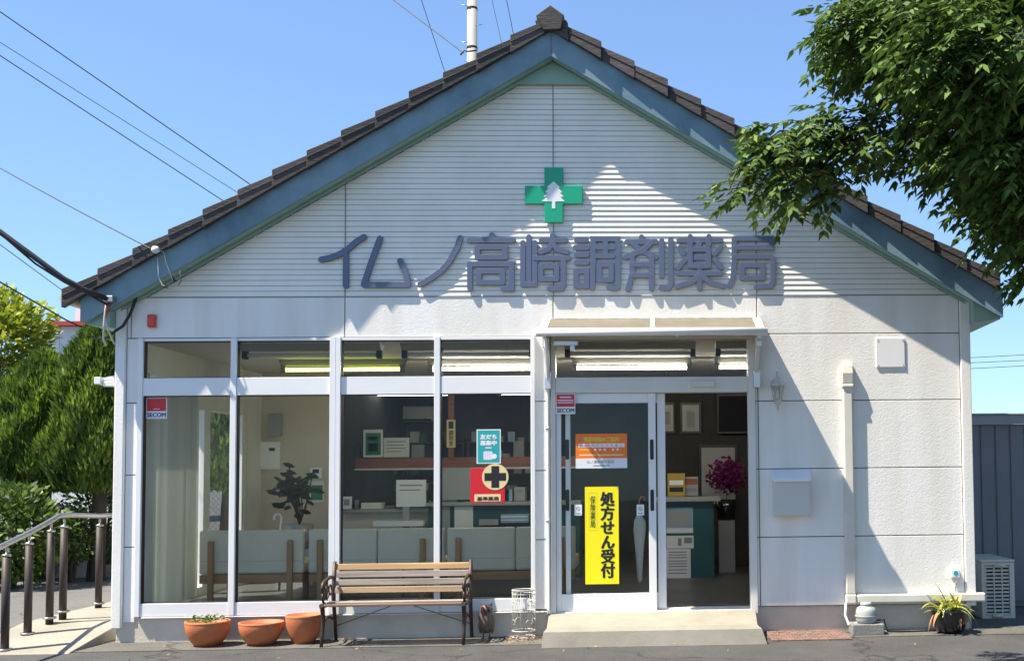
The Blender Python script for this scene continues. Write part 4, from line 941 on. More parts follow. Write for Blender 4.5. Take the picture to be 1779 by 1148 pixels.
# ceiling lights
def clight(px0, px1, y, tubem, label, lit):
    zt_ = 2.66; x0, x1 = P(px0, 640, y).x, P(px1, 640, y).x
    o = thing('ceiling_light', label, 'ceiling light', ((x0 + x1) / 2, y, 2.764), 'fluorescent ceiling lights')
    b = MB(); b.prismx([(y - .10, 2.764), (y - .03, 2.70), (y + .03, 2.70), (y + .10, 2.764)], x0 - .02, x1 + .02); b.build('fixture_body', M['fixt'], o)
    for xx in (x0 - .02, x1 - .03):
        b = MB(); b.box(xx, xx + .05, y - .025, y + .025, zt_ - .035, 2.70); b.build('lamp_holder', M['dark'] if not lit else M['fixt'], o)
    b = MB(); b.tube([(x0 + .025, y, zt_), (x1 - .035, y, zt_)], .019, 12); b.build('tube', tubem, o)
for args in ((425, 660, .45, M['tubeoff'], 'unlit fluorescent light nearest the window, above the left panes', 0), (702, 925, .45, M['tubeoff'], 'unlit fluorescent light nearest the window, above the middle panes', 0),
             (985, 1205, .45, M['tubeoff'], 'unlit fluorescent light just inside the door', 0), (1247, 1420, .45, M['tubeoff'], 'unlit fluorescent light near the right end, mostly behind the wall', 0),
             (492, 700, 1.9, M['tubey'], 'lit yellow-green fluorescent tube seen through the left panes', 1), (748, 955, 1.9, M['tubew'], 'lit white fluorescent tube seen above the transom left of the door', 1),
             (998, 1198, 1.9, M['tubew'], 'lit white fluorescent tube above the sliding door', 1), (1245, 1440, 1.9, M['tubew'], 'lit white fluorescent tube above the open doorway, right of the longer one', 1),
             (618, 782, 5.6, M['tubef'], 'lit white tube far back in the dispensary, left one', 1), (868, 1030, 5.6, M['tubef'], 'lit white tube far back in the dispensary, right one', 1)): clight(*args)
# waiting benches with their backs to the window
def wbench(px0, px1, seam, posts, label):
    y = .95; x0, x1 = P(px0, 940, y).x, P(px1, 940, y).x; zt_ = P(650, 918, y).z; zb = P(650, 975, y).z
    o = thing('waiting_bench', label, 'waiting bench', ((x0 + x1) / 2, y + .25, zf0), 'benches in the waiting room')
    cuts = [x0] + [P(s_, 940, y).x for s_ in seam] + [x1]
    for a, c in zip(cuts[:-1], cuts[1:]):
        b = MB(); b.box(a + .002, c - .002, y, y + .07, zb, zt_); b.build('back_cushion', M['sofa'], o, bevel=.022)
        b = MB(); b.box(a + .002, c - .002, y + .0, y + .56, zf0 + .28, zf0 + .41); b.build('seat_cushion', M['sofa'], o, bevel=.022)
    b = MB(); b.box(x0 + .01, x1 - .01, y + .0, y + .05, zf0 + .19, zf0 + .275); b.box(x0 + .01, x1 - .01, y + .5, y + .55, zf0 + .19, zf0 + .275); b.build('rail', M['pinex'], o, bevel=.004)
    for px in posts:
        xx = P(px, 940, y).x; b = MB(); b.box(xx - .028, xx + .028, y - .045, y - .001, zf0, zt_ - .10); b.build('post', M['pine'], o, bevel=.012)
        b = MB(); b.box(xx - .028, xx + .028, y + .48, y + .53, zf0, zf0 + .188); b.build('leg', M['pine'], o, bevel=.004)
wbench(345, 527.5, [], [368, 505], 'beige waiting bench at the left end, next to the blind')
wbench(535, 772, [655], [557, 735], 'beige waiting bench in the middle, behind the garden bench outside')
wbench(776, 1000, [895], [797, 975], 'beige waiting bench nearest the sliding door')
# main counter
y0 = 3.15; ztop = P(800, 872, y0).z; zlow = P(660, 884, y0 + .25).z
ct = thing('reception_counter', 'long grey-topped reception counter behind the waiting benches', 'counter', (-.6, y0 + .4, zf0))
xa_, xb_, xc_ = P(585, 880, y0).x, P(742, 880, y0).x, P(1010, 880, y0).x
b = MB(); b.box(xb_, xc_, y0 - .06, y0 + .5, ztop - .045, ztop); b.box(xa_, xb_ - .002, y0 + .2, y0 + .8, zlow - .04, zlow); b.build('worktop', M['ctop'], ct, bevel=.006)
b = MB(); b.box(xb_ + .01, xc_ - .02, y0, y0 + .45, zf0, ztop - .0455); b.build('front', M['cteal'], ct)
b = MB(); b.box(xa_, xb_ - .002, y0 + .28, y0 + .75, zf0, zlow - .0405); b.build('desk_front', M['inwall'], ct)
for px0, px1, m_ in ((755, 782, 'ctop'), (790, 822, 'alug'), (700, 712, 'ctop')):
    x0, x1 = P(px0, 900, y0).x, P(px1, 900, y0).x; b = MB(); b.box(x0, x1, y0 - .02, y0 - .001, zf0 + .05, ztop - .05); b.build('panel', M[m_], ct)
# paperwork, boxes and monitors on the counter
def prop(name, label, cat, px0, px1, py0, py1, y, m, dep=.2, group=None, bev=.004, part='body', extra=None):
    x0, x1 = P(px0, (py0 + py1) / 2, y).x, P(px1, (py0 + py1) / 2, y).x; z0, z1 = P((px0 + px1) / 2, py1, y).z, P((px0 + px1) / 2, py0, y).z
    o = thing(name, label, cat, ((x0 + x1) / 2, y + dep / 2, z0), group); b = MB(); b.box(x0, x1, y, y + dep, z0, z1); b.build(part, m, o, bevel=bev)
    if extra:
        for (nm, u0, u1, v0, v1, mm) in extra:
            b = MB(); b.box(x0 + (x1 - x0) * u0, x0 + (x1 - x0) * u1, y - .003, y - .0005, z1 - (z1 - z0) * v1, z1 - (z1 - z0) * v0); b.build(nm, mm, o)
    return o
LN = [('line', .12, .88, .18, .23, M['txt']), ('line', .12, .8, .36, .40, M['txt']), ('line', .12, .85, .52, .56, M['txt']), ('line', .12, .7, .68, .72, M['txt'])]
prop('document_stand', 'white document stand on the desk, right of the middle shop window bay', 'document stand', 688, 740, 833, 880, 3.3, M['paper'], .02, extra=LN[:2])
prop('leaflet_card', 'small white card with a grey emblem at the left end of the desk', 'card', 592, 611, 862, 884, 3.3, M['paper'], .02, extra=[('emblem', .3, .8, .2, .7, M['txt'])])
prop('leaflet_box', 'low cream box on the desk left of the document stand', 'box', 627, 663, 873, 884, 3.35, M['offwhite'], .2)
prop('desk_monitor', 'grey monitor back seen left of the red plaque', 'monitor', 765, 818, 812, 868, 3.45, M['ctop'], .05, extra=None)
prop('paper_stack', 'stack of flat papers on the low shelf under the desk', 'papers', 648, 735, 905, 914, 3.05, M['paper'], .2)
prop('book_stack', 'pile of dark blue binders low on the counter shelf left of the door', 'binders', 870, 918, 893, 908, 3.0, M['tag'], .12, extra=[('line', 0, 1, .2, .35, M['paper']), ('line', 0, 1, .6, .7, M['paper'])])
prop('tissue_box', 'pale box low on the counter shelf below the red plaque', 'box', 832, 866, 902, 912, 3.0, M['ctop'], .12)
# notices fixed above the beam
prop('green_poster', 'green framed poster standing on the dispensary beam', 'poster', 631, 665, 746, 794, 4.35, M['white'], .012, extra=[('green_panel', .12, .9, .12, .92, M['gprint']), ('line', .25, .75, .25, .38, M['paper']), ('line', .25, .75, .5, .8, M['gprint'])])
prop('white_notice', 'white notice beside the green poster on the dispensary beam', 'notice', 666, 711, 760, 794, 4.35, M['paper'], .012, extra=LN)
o, fr, pa, tx = sheet_thing('room_plaque', 'narrow cream plaque with a pictogram hanging above the dispensary counter', 'plaque', 776, 791, 729, 777, 4.3, M['cream'], th=.01)
pa('pictogram', .22, .78, .06, .32, M['black']); tx('調剤室', .25, .75, .38, .94, M['black'], .03, vertical=True)
b = MB(); x_ = P(783.5, 700, 4.33).x; b.box(x_ - .035, x_ + .035, 4.33, 4.36, P(783, 795, 4.33).z, zcl_ - .002); o = b.build('support_post', M['beam'], bevel=.003, origin=(x_, 4.345, 1.7)); tag(o, 'brown wooden post holding the cream plaque inside', 'post')
ai = prop('indoor_air_conditioner', 'white wall air conditioner at the back of the dispensary', 'air conditioner', 691, 752, 705, 733, 7.2, M['ctop'], .2, bev=.03, extra=[('vent', .05, .95, .80, .94, M['dark'])])
prop('desk_chair', 'dark rounded chair back showing beside the grey monitor', 'chair', 744, 768, 838, 870, 3.9, M['screen'], .08, bev=.03)
prop('pen_stand', 'small dark pen stand on the desk next to the white card', 'pen stand', 616, 622, 868, 884, 3.45, M['txt'], .05)
prop('paper_tray', 'flat black paper tray on the desk right of the low cream box', 'paper tray', 664, 686, 878, 884, 3.5, M['txt'], .2)
prop('wire_binder', 'light blue binder standing on the counter right of the red plaque', 'binder', 884, 890, 850, 870, 3.3, M['tag'], .15)
prop('file_box', 'white file box standing on the counter near the pillar', 'file box', 893, 912, 846, 870, 3.3, M['ctop'], .2, extra=[('line', .2, .8, .2, .4, M['txt'])])
prop('carton', 'dark green carton on top of the beam, left of the green poster', 'carton', 602, 622, 776, 794.5, 4.42, M['cteal'], .08)
prop('carton', 'grey carton on top of the beam, right of the white notice', 'carton', 715, 736, 772, 794.5, 4.42, M['txt'], .08)
prop('carton', 'pale low carton on top of the beam, behind the teal poster', 'carton', 838, 872, 782, 794.5, 4.42, M['ctop'], .08)
prop('carton', 'grey tall carton on top of the beam, nearest the pillar', 'carton', 892, 910, 766, 794.5, 4.42, M['txt'], .08)
# shelves of medicine
for px0, px1, lab in ((597, 700, 'dark medicine shelves at the back left of the dispensary'), (705, 805, 'dark medicine shelves in the middle of the dispensary'), (812, 960, 'dark medicine shelves at the back right of the dispensary')):
    y = 6.6; x0, x1 = P(px0, 850, y).x, P(px1, 850, y).x
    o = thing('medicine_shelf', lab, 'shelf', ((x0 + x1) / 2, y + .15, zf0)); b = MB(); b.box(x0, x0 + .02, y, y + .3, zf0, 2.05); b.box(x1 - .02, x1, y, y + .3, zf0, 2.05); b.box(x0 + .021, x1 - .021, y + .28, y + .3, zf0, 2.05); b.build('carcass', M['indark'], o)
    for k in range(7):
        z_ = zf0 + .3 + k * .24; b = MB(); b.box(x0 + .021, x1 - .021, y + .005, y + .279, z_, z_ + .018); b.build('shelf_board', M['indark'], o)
mb_ = None; lr = random.Random(4); cols = [M['ctop'], M['ctop'], M['tag'], M['cteal'], M['txt'], M['txt']]
for px0, px1 in ((600, 697), (708, 802), (815, 955)):
    y = 6.6; x0, x1 = P(px0, 850, y).x + .03, P(px1, 850, y).x - .03
    for k in (2, 3, 4, 5, 6):
        z_ = zf0 + .3 + k * .24 + .0185; x_ = x0
        while x_ < x1 - .16:
            w_ = lr.uniform(.07, .15); h_ = lr.uniform(.06, .17)
            if lr.random() < .6:
                b = MB(); b.box(x_, x_ + w_, y + .03, y + .2, z_, z_ + h_); o = b.build('medicine_box', lr.choice(cols), origin=(x_ + w_ / 2, y + .1, z_)); tag(o, 'small medicine box on the dark shelves behind the counter', 'medicine box', 'medicine boxes on the dispensary shelves')
            x_ += w_ + lr.uniform(.01, .12)
# wall things in the waiting room
prop('intercom', 'white wall panel with a small dark display on the cream wall', 'wall panel', 452, 486, 767, 815, 3.47, M['white'], .028, extra=[('display', .45, .75, .22, .34, M['black'])])
prop('wall_telephone', 'grey box on the cream wall above the white wall panel', 'wall box', 467, 487, 718, 757, 3.42, M['ctop'], .07)
prop('thermostat', 'small white control with dark screen on the cream wall by the plant', 'thermostat', 539, 559, 812, 830, 3.47, M['white'], .028, extra=[('display', .2, .75, .15, .55, M['black'])])
prop('calendar', 'small green calendar hanging on the cream wall by the plant', 'calendar', 538, 563, 835, 872, 3.48, M['paper'], .015, extra=[('green_panel', .1, .9, .2, .9, M['gprint'])])
# house plant on a stand
y = 2.9; pc_ = P(520, 905, y)
hp = thing('house_plant', 'dark leafy house plant in a grey pot behind the left bench', 'house plant', (pc_.x, y, zf0))
b = MB(); b.lathe([(0, 0), (.12, 0), (.17, .28), (.16, .28), (0, .26)], (pc_.x, y, zf0 + .42), 20); b.build('pot', M['ctop'], hp)
b = MB(); b.box(pc_.x - .2, pc_.x + .2, y - .2, y + .2, zf0, zf0 + .415); b.build('stand', M['ctop'], hp)
lr = random.Random(9); b = MB(); stems = MB()
for k in range(90):
    px, py = lr.gauss(512, 16), lr.gauss(850, 18); q = P(px, py, y + lr.uniform(-.2, .2)); s_ = lr.uniform(.05, .085); az = lr.uniform(0, 6.28)
    d = Vector((math.cos(az), math.sin(az) * .6, -.35)).normalized(); sd_ = d.cross(Vector((lr.uniform(-.4, .4), -.6, .8))).normalized()
    b.add([q - d * s_, q - d * s_ * .3 + sd_ * s_ * .55, q + d * s_ * .5 + sd_ * s_ * .45, q + d * s_ * 1.1, q + d * s_ * .5 - sd_ * s_ * .45, q - d * s_ * .3 - sd_ * s_ * .55], [(0, 1, 2, 3, 4, 5)])
    if k % 6 == 0: stems.tube([(pc_.x, y, zf0 + .68), ((pc_.x + q.x) / 2 + .02, (y + q.y) / 2, (zf0 + .7 + q.z) / 2), q], .008, 5)
b.build('leaves', M['leafdk'], hp); stems.build('stems', M['bark'], hp)
# umbrella hook behind the left bench
y = 1.6; q0 = P(487, 918, y); um = thing('umbrella', 'white curved umbrella handle showing above the left bench back', 'umbrella', (q0.x, y, zf0))
b = MB(); b.tube([P(x_, y_, y) for x_, y_ in ((476, 903), (476, 897), (480, 892.5), (486, 893), (489, 899), (487, 916), (486, 930))], .010, 8); b.build('handle', M['white'], um)
b = MB(); bt = P(486, 930, y); b.tube([bt, (bt.x, y, bt.z - .1), (bt.x, y, zf0 + .05)], [.015, .035, .01], 10); b.build('canopy', M['skin'], um)
# things seen through the doorway
y = 2.95; x0, x1 = P(1140, 900, y).x, P(1240, 900, y).x; zc_ = P(1200, 863, y).z
cc = thing('teal_counter', 'dark teal counter with a pale top just inside the open doorway', 'counter', ((x0 + x1) / 2, y + .3, zf0))
b = MB(); b.box(x0, x1, y, y + .6, zf0, zc_ - .055); b.build('body', M['cteal'], cc)
b = MB(); b.box(x0 - .05, P(1252, 868, y - .06).x, y - .06, y + .64, zc_ - .0545, zc_); b.build('top', M['ctop'], cc, bevel=.006)
for i, (px0, px1, py0, py1, lab, lines) in enumerate(((1158, 1204, 881, 926, 'upper blue and white leaflet on the teal counter front', 1), (1158, 1205, 930, 952, 'middle white leaflet on the teal counter front', 0), (1157, 1200, 953, 1012, 'lower white notice on the teal counter front', 0))):
    o, fr, pa, tx = sheet_thing('counter_leaflet', lab, 'leaflet', px0, px1, py0, py1, y - .002, M['paper'] if i else M['tag'], group='leaflets on the teal counter', th=.0015)
    if i == 0: pa('picture', .02, .9, .12, .75, M['ctop']); pa('footer', 0, 1, .8, .98, M['paper'])
    elif i == 1: pa('block', .42, .55, .2, .8, M['txt']); pa('block', .65, .95, .15, .6, M['txt'])
    else: [pa('line', .1, .85, v, v + .03, M['txt']) for v in (.08, .16, .24, .34, .42, .5, .6, .7)]; pa('corner', .7, 1, .86, 1, M['tag'])
y = 3.7; ps = thing('orchid', 'magenta orchid in a black pot on a white pedestal, right of the teal counter', 'orchid', (P(1262, 900, y).x, y, zf0))
x0, x1 = P(1248, 960, y).x, P(1276, 960, y).x; zpd = P(1262, 903, y).z
b = MB(); b.box(x0, x1, y - .12, y + .14, zf0, zpd); o = b.build('pedestal', M['ctop'], bevel=.004, origin=((x0 + x1) / 2, y, zf0)); tag(o, 'plain pale pedestal under the magenta orchid', 'pedestal')
b = MB(); b.lathe([(0, 0), (.10, 0), (.135, .26), (.125, .26), (0, .24)], ((x0 + x1) / 2, y, zpd + .001), 20); b.build('pot', M['glaze'], ps)
b = MB(); lr = random.Random(21); st = MB()
for k in range(800):
    px, py = lr.gauss(1263, 16), lr.gauss(826, 15)
    if (px - 1263) ** 2 / 38 ** 2 + (py - 826) ** 2 / 34 ** 2 > 1: continue
    q = P(px, py, y + lr.uniform(-.2, .2)); s_ = lr.uniform(.018, .032); d = Vector((lr.uniform(-1, 1), lr.uniform(-1, -.1), lr.uniform(-1, 1))).normalized(); t = d.cross(Vector((.3, .2, 1))).normalized(); u_ = t.cross(d)
    b.add([q + t * s_, q + u_ * s_ * .9, q - t * s_, q - u_ * s_ * .9], [(0, 1, 2, 3)])
    if k % 40 == 0: st.tube([((x0 + x1) / 2, y, zpd + .2), ((x0 + x1) / 2 + .02, y, zpd + .4), q], .005, 5)
b.build('flowers', M['orchid'], ps); st.build('stems', M['leafdk'], ps)
def frame(px0, px1, py0, py1, y, lab, inner=M['ctop'], cat='picture frame', nm='picture_frame', grp='framed pictures in the entrance'):
    o, fr, pa, tx = sheet_thing(nm, lab, cat, px0, px1, py0, py1, y, M['blackf'], group=grp, th=.03)
    m_ = .10 if px1 - px0 < 45 else .06; pa('picture', m_, 1 - m_, m_ * .8, 1 - m_ * .8, inner); return pa
pa = frame(1147, 1172, 699, 753, 4.56, 'left small black-framed certificate through the doorway'); pa('line', .3, .7, .3, .7, M['txt'], 2)
pa = frame(1182, 1218, 699, 753, 4.56, 'middle small black-framed certificate beside the dark screen'); pa('line', .3, .7, .3, .8, M['txt'], 2)
pa = frame(1215, 1281, 772, 880, 4.56, 'large black-framed picture partly behind the orchid')
o = prop('dark_screen', 'dark wall screen at the top right of the doorway', 'screen', 1246, 1305, 684, 753, 4.5, M['blackf'], .06, extra=[('display', .04, .96, .05, .95, M['screen'])])
lr = random.Random(2)
prop('leaflet_display', 'yellow leaflet display on the teal counter top', 'leaflet display', 1160, 1190, 822, 862, 3.2, M['dimgold'], .1, extra=[('line', .1, .9, .3, .5, M['paper']), ('line', .1, .9, .6, .8, M['black'])])
prop('notice_card', 'brown and cream notice card on the teal counter top', 'card', 1188, 1213, 828, 861, 3.25, M['ctop'], .03, extra=[('line', .05, .95, .1, .4, M['beam']), ('line', .1, .9, .6, .75, M['txt'])])
# white umbrella hanging inside the door pane
y = .55; q = P(1111, 905, y); um = thing('closed_umbrella', 'closed white umbrella leaning inside the left door pane', 'umbrella', (q.x, y, zf0))
b = MB(); b.lathe([(.0, 0), (.016, .03), (.04, .30), (.058, .52), (.05, .60), (.02, .66), (.008, .68), (0, .68)], (q.x, y, P(1111, 1012, y).z), 16)
for i, v in enumerate(b.v): v.x += .012 * math.sin(i * 1.9) * .6
b.build('canopy', M['skin'], um)
b = MB(); zt_ = P(1111, 1012, y).z + .68; b.tube([(q.x, y, zt_ - .02), (q.x, y, zt_ + .12), (q.x + .02, y, zt_ + .16), (q.x + .05, y, zt_ + .15), (q.x + .055, y, zt_ + .12)], .008, 8); b.build('handle', M['pine'], um)

# ------------------------------------------------------------------ vegetation
def leaf_quad(b, p_, d, side, ln, wd):
    q1 = p_ + d * ln * .38; b.add([p_, q1 + side * wd, p_ + d * ln, q1 - side * wd], [(0, 1, 2, 3)])
def broad_tree(name, label, base, blobs, seed, n_per=1.0):
    lr = random.Random(seed); o = thing(name, label, 'tree', base)
    tr = MB(); bx, by, bz = base; fork = Vector((bx - .1, by + .1, 2.6))
    tr.tube([(bx, by, -.1), (bx - .03, by, .6), (bx - .05, by + .05, 1.6), fork, (bx - .3, by + .2, 4.4), (bx - .4, by + .3, 6.5), (bx - .4, by + .3, 8.2)], [.24, .19, .165, .15, .11, .07, .03], 14)
    tr.build('trunk', M['bark'], o)
    lv = MB(); lm = MB(); cents = [P(px, py, Y) for (px, py, r, Y, d_) in blobs]
    for (px, py, r, Y, dens) in blobs:
        c = P(px, py, Y); rad = r * (Y - CAM.y) / FPX
        root_ = fork + Vector((-.1, .05, min(2.5, max(0, c.z - 3.2)))); best = root_; bd = (root_ - c).length * 1.3
        for q_ in cents:
            if (q_ - fork).length < (c - fork).length - .05 and (q_ - c).length < bd: best = q_; bd = (q_ - c).length
        mid = best.lerp(c, .5) + Vector((lr.uniform(-.08, .08), lr.uniform(-.1, .1), .03 + .1 * bd)); lm.tube([best, mid, c], [.028, .014, .005] if best is root_ else [.010, .007, .004], 6)
        n = int(dens * n_per * 31 * (r / 40) ** 1.6)
        for k in range(n):
            while True:
                v = Vector((lr.uniform(-1, 1), lr.uniform(-1, 1), lr.uniform(-1, 1)))
                if v.length < 1: break
            v = v * (.35 + .65 * lr.random() ** .4) if v.length < .6 else v
            p0 = c + Vector((v.x * rad + .11, v.y * rad * 1.2, v.z * rad * .9))
            out = (Vector((-1.0, -.15, -.1)) + Vector((v.x, v.y, v.z * .6)) * 1.1 + Vector((lr.uniform(-.9, .9), lr.uniform(-.9, .9), lr.uniform(-.45, .55)))).normalized()
            d = out; p_ = p0; ln = lr.uniform(.16, .30); ns = 5
            pts = [p_.copy()]
            for j in range(ns):
                d = (d + Vector((0, 0, -.16))).normalized(); p_ = p_ + d * ln / ns; pts.append(p_.copy())
                sd_ = d.cross(Vector((lr.uniform(-.3, .3), lr.uniform(-.3, .3), 1))).normalized()
                for s_ in (-1, 1):
                    ld = (d * .55 + sd_ * s_ * .75 + Vector((0, 0, -.35 + lr.uniform(-.25, .25)))).normalized()
                    ws = ld.cross(Vector((lr.uniform(-.5, .5), lr.uniform(-.5, .5), 1))).normalized(); leaf_quad(lv, p_, ld, ws, lr.uniform(.05, .125), lr.uniform(.013, .027))
            leaf_quad(lv, p_, d, d.cross(Vector((.2, .1, 1))).normalized(), .10, .019)
            if k % 3 == 0: lm.tube([c.lerp(p0, .3)] + pts[::2], .0035, 4, False)
    lv.build('crown', M['leaf'], o); lm.build('limbs', M['bark'], o)
    return o
BL = [(1450, 40, 48), (1452, 95, 40), (1530, 40, 68), (1530, 108, 48), (1620, 60, 90), (1720, 60, 100), (1790, 150, 100), (1690, 150, 90), (1600, 165, 55), (1520, 205, 34), (1455, 215, 40), (1390, 228, 42), (1330, 245, 40), (1303, 285, 32), (1268, 328, 18), (1360, 298, 40), (1348, 350, 20), (1420, 285, 38), (1436, 332, 22), (1478, 255, 40), (1545, 245, 34), (1585, 255, 38), (1650, 245, 55), (1730, 260, 90), (1765, 350, 75), (1700, 325, 42), (1640, 312, 26), (1768, 400, 34), (1700, 372, 20), (1775, 462, 28), (1748, 480, 10), (1850, 80, 100), (1860, 250, 100), (1850, 360, 70), (1560, -40, 80), (1680, -60, 100), (1820, -50, 110), (1960, 60, 110), (1965, 235, 95), (2060, -10, 120), (2080, 170, 115), (2180, 60, 120), (2190, 220, 105), (2290, -40, 120), (2300, 140, 120), (2400, 60, 120), (2420, 220, 95), (2100, -150, 120), (2280, -200, 130)]
lr = random.Random(1)
blobs = []
for (px, py, r) in BL:
    Y = -2.6 + lr.uniform(-.5, .5) - (.3 if px > 1600 else 0)
    blobs.append((px, py, r, Y, 1.0))
    if r > 60: blobs.append((px + lr.uniform(-15, 15), py + lr.uniform(-15, 15), r, Y + .9, .9)); blobs.append((px + lr.uniform(-25, 15), py + lr.uniform(-15, 15), r * .95, Y - .8, .7))
broad_tree('broadleaf_tree', 'leafy green tree overhanging the right slope of the roof', (5.6, -2.6, 0), blobs, 5)

def conifer(label, px, py_top, half, Y, seed, n, group, m='conifer', base_py=None):
    lr = random.Random(seed); c = P(px, 900, Y); s_ = (Y - CAM.y) / FPX; H = P(px, py_top, Y).z; rw = half * s_
    o = thing('conifer', label, 'conifer', (c.x, Y, 0), group)
    b = MB(); b.tube([(c.x, Y, -.05), (c.x + .05, Y, H * .4), (c.x, Y, H * .85)], [.14, .09, .02], 8); b.build('trunk', M['bark'], o)
    b = MB()
    z0 = 1.3
    for k in range(n):
        u_ = lr.random() ** .85; z = z0 + (H - z0 - .1) * u_
        f = min(1, (.55 + u_ * 3.0)) * (1 - max(0, (u_ - .25) / .75) ** 1.7) ** .75
        a = lr.uniform(0, 6.283); lobes = 1 + .18 * math.sin(a * 3 + u_ * 9 + seed) + .10 * math.sin(a * 7 - u_ * 14)
        rr = rw * f * lobes * (1 - .42 * lr.random() ** 2.2)
        p_ = Vector((c.x + rr * math.cos(a), Y + rr * math.sin(a), z))
        d = Vector((math.cos(a) * .35 + lr.uniform(-.3, .3), math.sin(a) * .35 + lr.uniform(-.3, .3), 1.0)).normalized()
        for q in range(3):
            dd = (d + Vector((lr.uniform(-.45, .45), lr.uniform(-.45, .45), lr.uniform(-.2, .2)))).normalized()
            sd_ = dd.cross(Vector((math.cos(a + lr.uniform(-1, 1)), math.sin(a + lr.uniform(-1, 1)), .2))).normalized()
            leaf_quad(b, p_ + Vector((lr.uniform(-.04, .04), lr.uniform(-.04, .04), lr.uniform(-.05, .05))), dd, sd_, lr.uniform(.09, .20), lr.uniform(.011, .022))
    b.build('crown', M[m], o)
    return o
conifer('tall feathery green conifer right against the left corner of the shop', 168, 556, 72, 6.6, 2, 15000, 'row of conifers')
conifer('broad feathery green conifer in the middle of the row beyond the handrail', 72, 612, 80, 7.2, 3, 15000, 'row of conifers')
conifer('feathery green conifer cut by the left edge of the picture', -30, 668, 75, 6.9, 8, 10000, 'row of conifers')
conifer('conifer mostly hidden behind the left corner of the shop', 262, 600, 70, 7.0, 12, 6000, 'row of conifers')
conifer('conifer behind the shop, seen only through the side window by the blind', 392, 560, 82, 7.0, 17, 7000, 'row of conifers')
def bush(name, label, cx, cy, r, hgt, z0, seed, n, m, cat, s0=.05, s1=.09, group=None):
    lr = random.Random(seed); o = thing(name, label, cat, (cx, cy, 0), group)
    b = MB(); tk = MB()
    for k in range(7):
        a = k * .9; tk.tube([(cx + .04 * math.cos(a), cy + .04 * math.sin(a), -.02), (cx + r * .3 * math.cos(a), cy + r * .3 * math.sin(a), z0 + hgt * .35), (cx + r * .6 * math.cos(a), cy + r * .6 * math.sin(a), z0 + hgt * .75)], [.03, .02, .008], 6)
    tk.build('stems', M['bark'], o)
    for k in range(n):
        v = Vector((lr.gauss(0, 1), lr.gauss(0, 1), lr.gauss(0, 1))).normalized(); rr = (.55 + .45 * lr.random()) * (1 + .2 * math.sin(v.x * 6 + seed) * math.cos(v.z * 5))
        p_ = Vector((cx + v.x * r * rr, cy + v.y * r * rr, z0 + hgt / 2 + v.z * hgt / 2 * rr)); d = (v + Vector((lr.uniform(-.7, .7), lr.uniform(-.7, .7), lr.uniform(-.6, .5)))).normalized()
        leaf_quad(b, p_, d, d.cross(Vector((lr.uniform(-1, 1), lr.uniform(-1, 1), 1))).normalized(), lr.uniform(s0, s1), lr.uniform(s0 * .3, s1 * .32))
    b.build('foliage', M[m], o); return o
q = P(18, 930, 5.6); bush('shrub', 'broad-leaved shrub at the left edge beyond the handrail', q.x, 5.6, .72, 1.42, .05, 4, 2600, 'shrub', 'shrub', .09, .15)
q = P(122, 925, 6.4); bush('shrub', 'small rounded shrub behind the middle handrail posts', q.x, 6.4, .42, .85, .25, 6, 1200, 'shrub', 'shrub', .06, .1)
q = P(60, 940, 7.3); bush('shrub', 'dark shrub low under the middle conifer', q.x, 7.4, .7, 1.2, .0, 9, 1800, 'shrub', 'shrub', .07, .12)
q = P(-5, 560, 15); bush('yellowish_tree', 'yellow-green tree far behind the conifers at the left edge', q.x, 15, 1.15, 3.4, 2.4, 31, 5200, 'yleaf', 'tree', .14, .24)
q = P(178, 930, 8.0); bush('shrub', 'dark shrub behind the mesh fence next to the left corner of the shop', q.x, 8.05, .62, 1.5, .02, 15, 2000, 'shrub', 'shrub', .07, .12)
# mesh fence behind the shrubs
yF = 7.6; fx0 = P(40, 850, yF).x; zF = P(150, 849, yF).z
fe = thing('mesh_fence', 'green wire mesh fence behind the shrubs on the left', 'fence', (fx0 + 2, yF, 0))
b = MB(); x_ = fx0
while x_ < fx0 + 9: b.tube([(x_, yF, -.05), (x_, yF, zF)], .028, 8); x_ += 1.9
b.build('post', M['fence'], fe)
b = MB(); b.tube([(fx0, yF, zF - .02), (fx0 + 9, yF, zF - .02)], .02, 8); b.tube([(fx0, yF, .12), (fx0 + 9, yF, .12)], .014, 8); b.build('rail', M['fence'], fe)
b = MB(); k = 0
while k < 9: 
    for s_ in (-1, 1):
        a0 = fx0 + k; a1 = a0 + s_ * (zF - .14)
        c0, c1 = max(fx0, min(fx0 + 9, a0)), max(fx0, min(fx0 + 9, a1)); t1 = abs(c1 - a0) / (zF - .14)
        b.tube([(a0, yF + .002 * s_, .12), (c1, yF + .002 * s_, .12 + (zF - .14) * t1)], .0025, 3, False)
    k += .085
b.build('mesh', M['fence'], fe)
b = MB(); lr = random.Random(77); x_ = -11.0
while x_ < -3.9:
    w_ = lr.uniform(.3, .55); b.box(x_, x_ + w_ - .02, 7.22, 7.45, -.02, lr.uniform(.16, .24)); x_ += w_
o = b.build('stone_kerb', M['stone'], bevel=.03, origin=(-7, 7.3, 0)); tag(o, 'low rough stone edging at the back of the parking lot', 'stone edging')
b = MB(); q0, q1 = P(84, 950, 8.4).x, P(240, 950, 8.4).x; b.box(q0, q1, 8.4, 8.7, -.02, P(150, 932, 8.4).z); b.box(q0 - .02, q1 + .02, 8.37, 8.73, P(150, 932, 8.4).z + .001, P(150, 921, 8.4).z); o = b.build('low_wall', M['stone'], bevel=.01, origin=((q0 + q1) / 2, 8.5, 0)); tag(o, 'low grey block wall behind the handrail posts', 'wall')
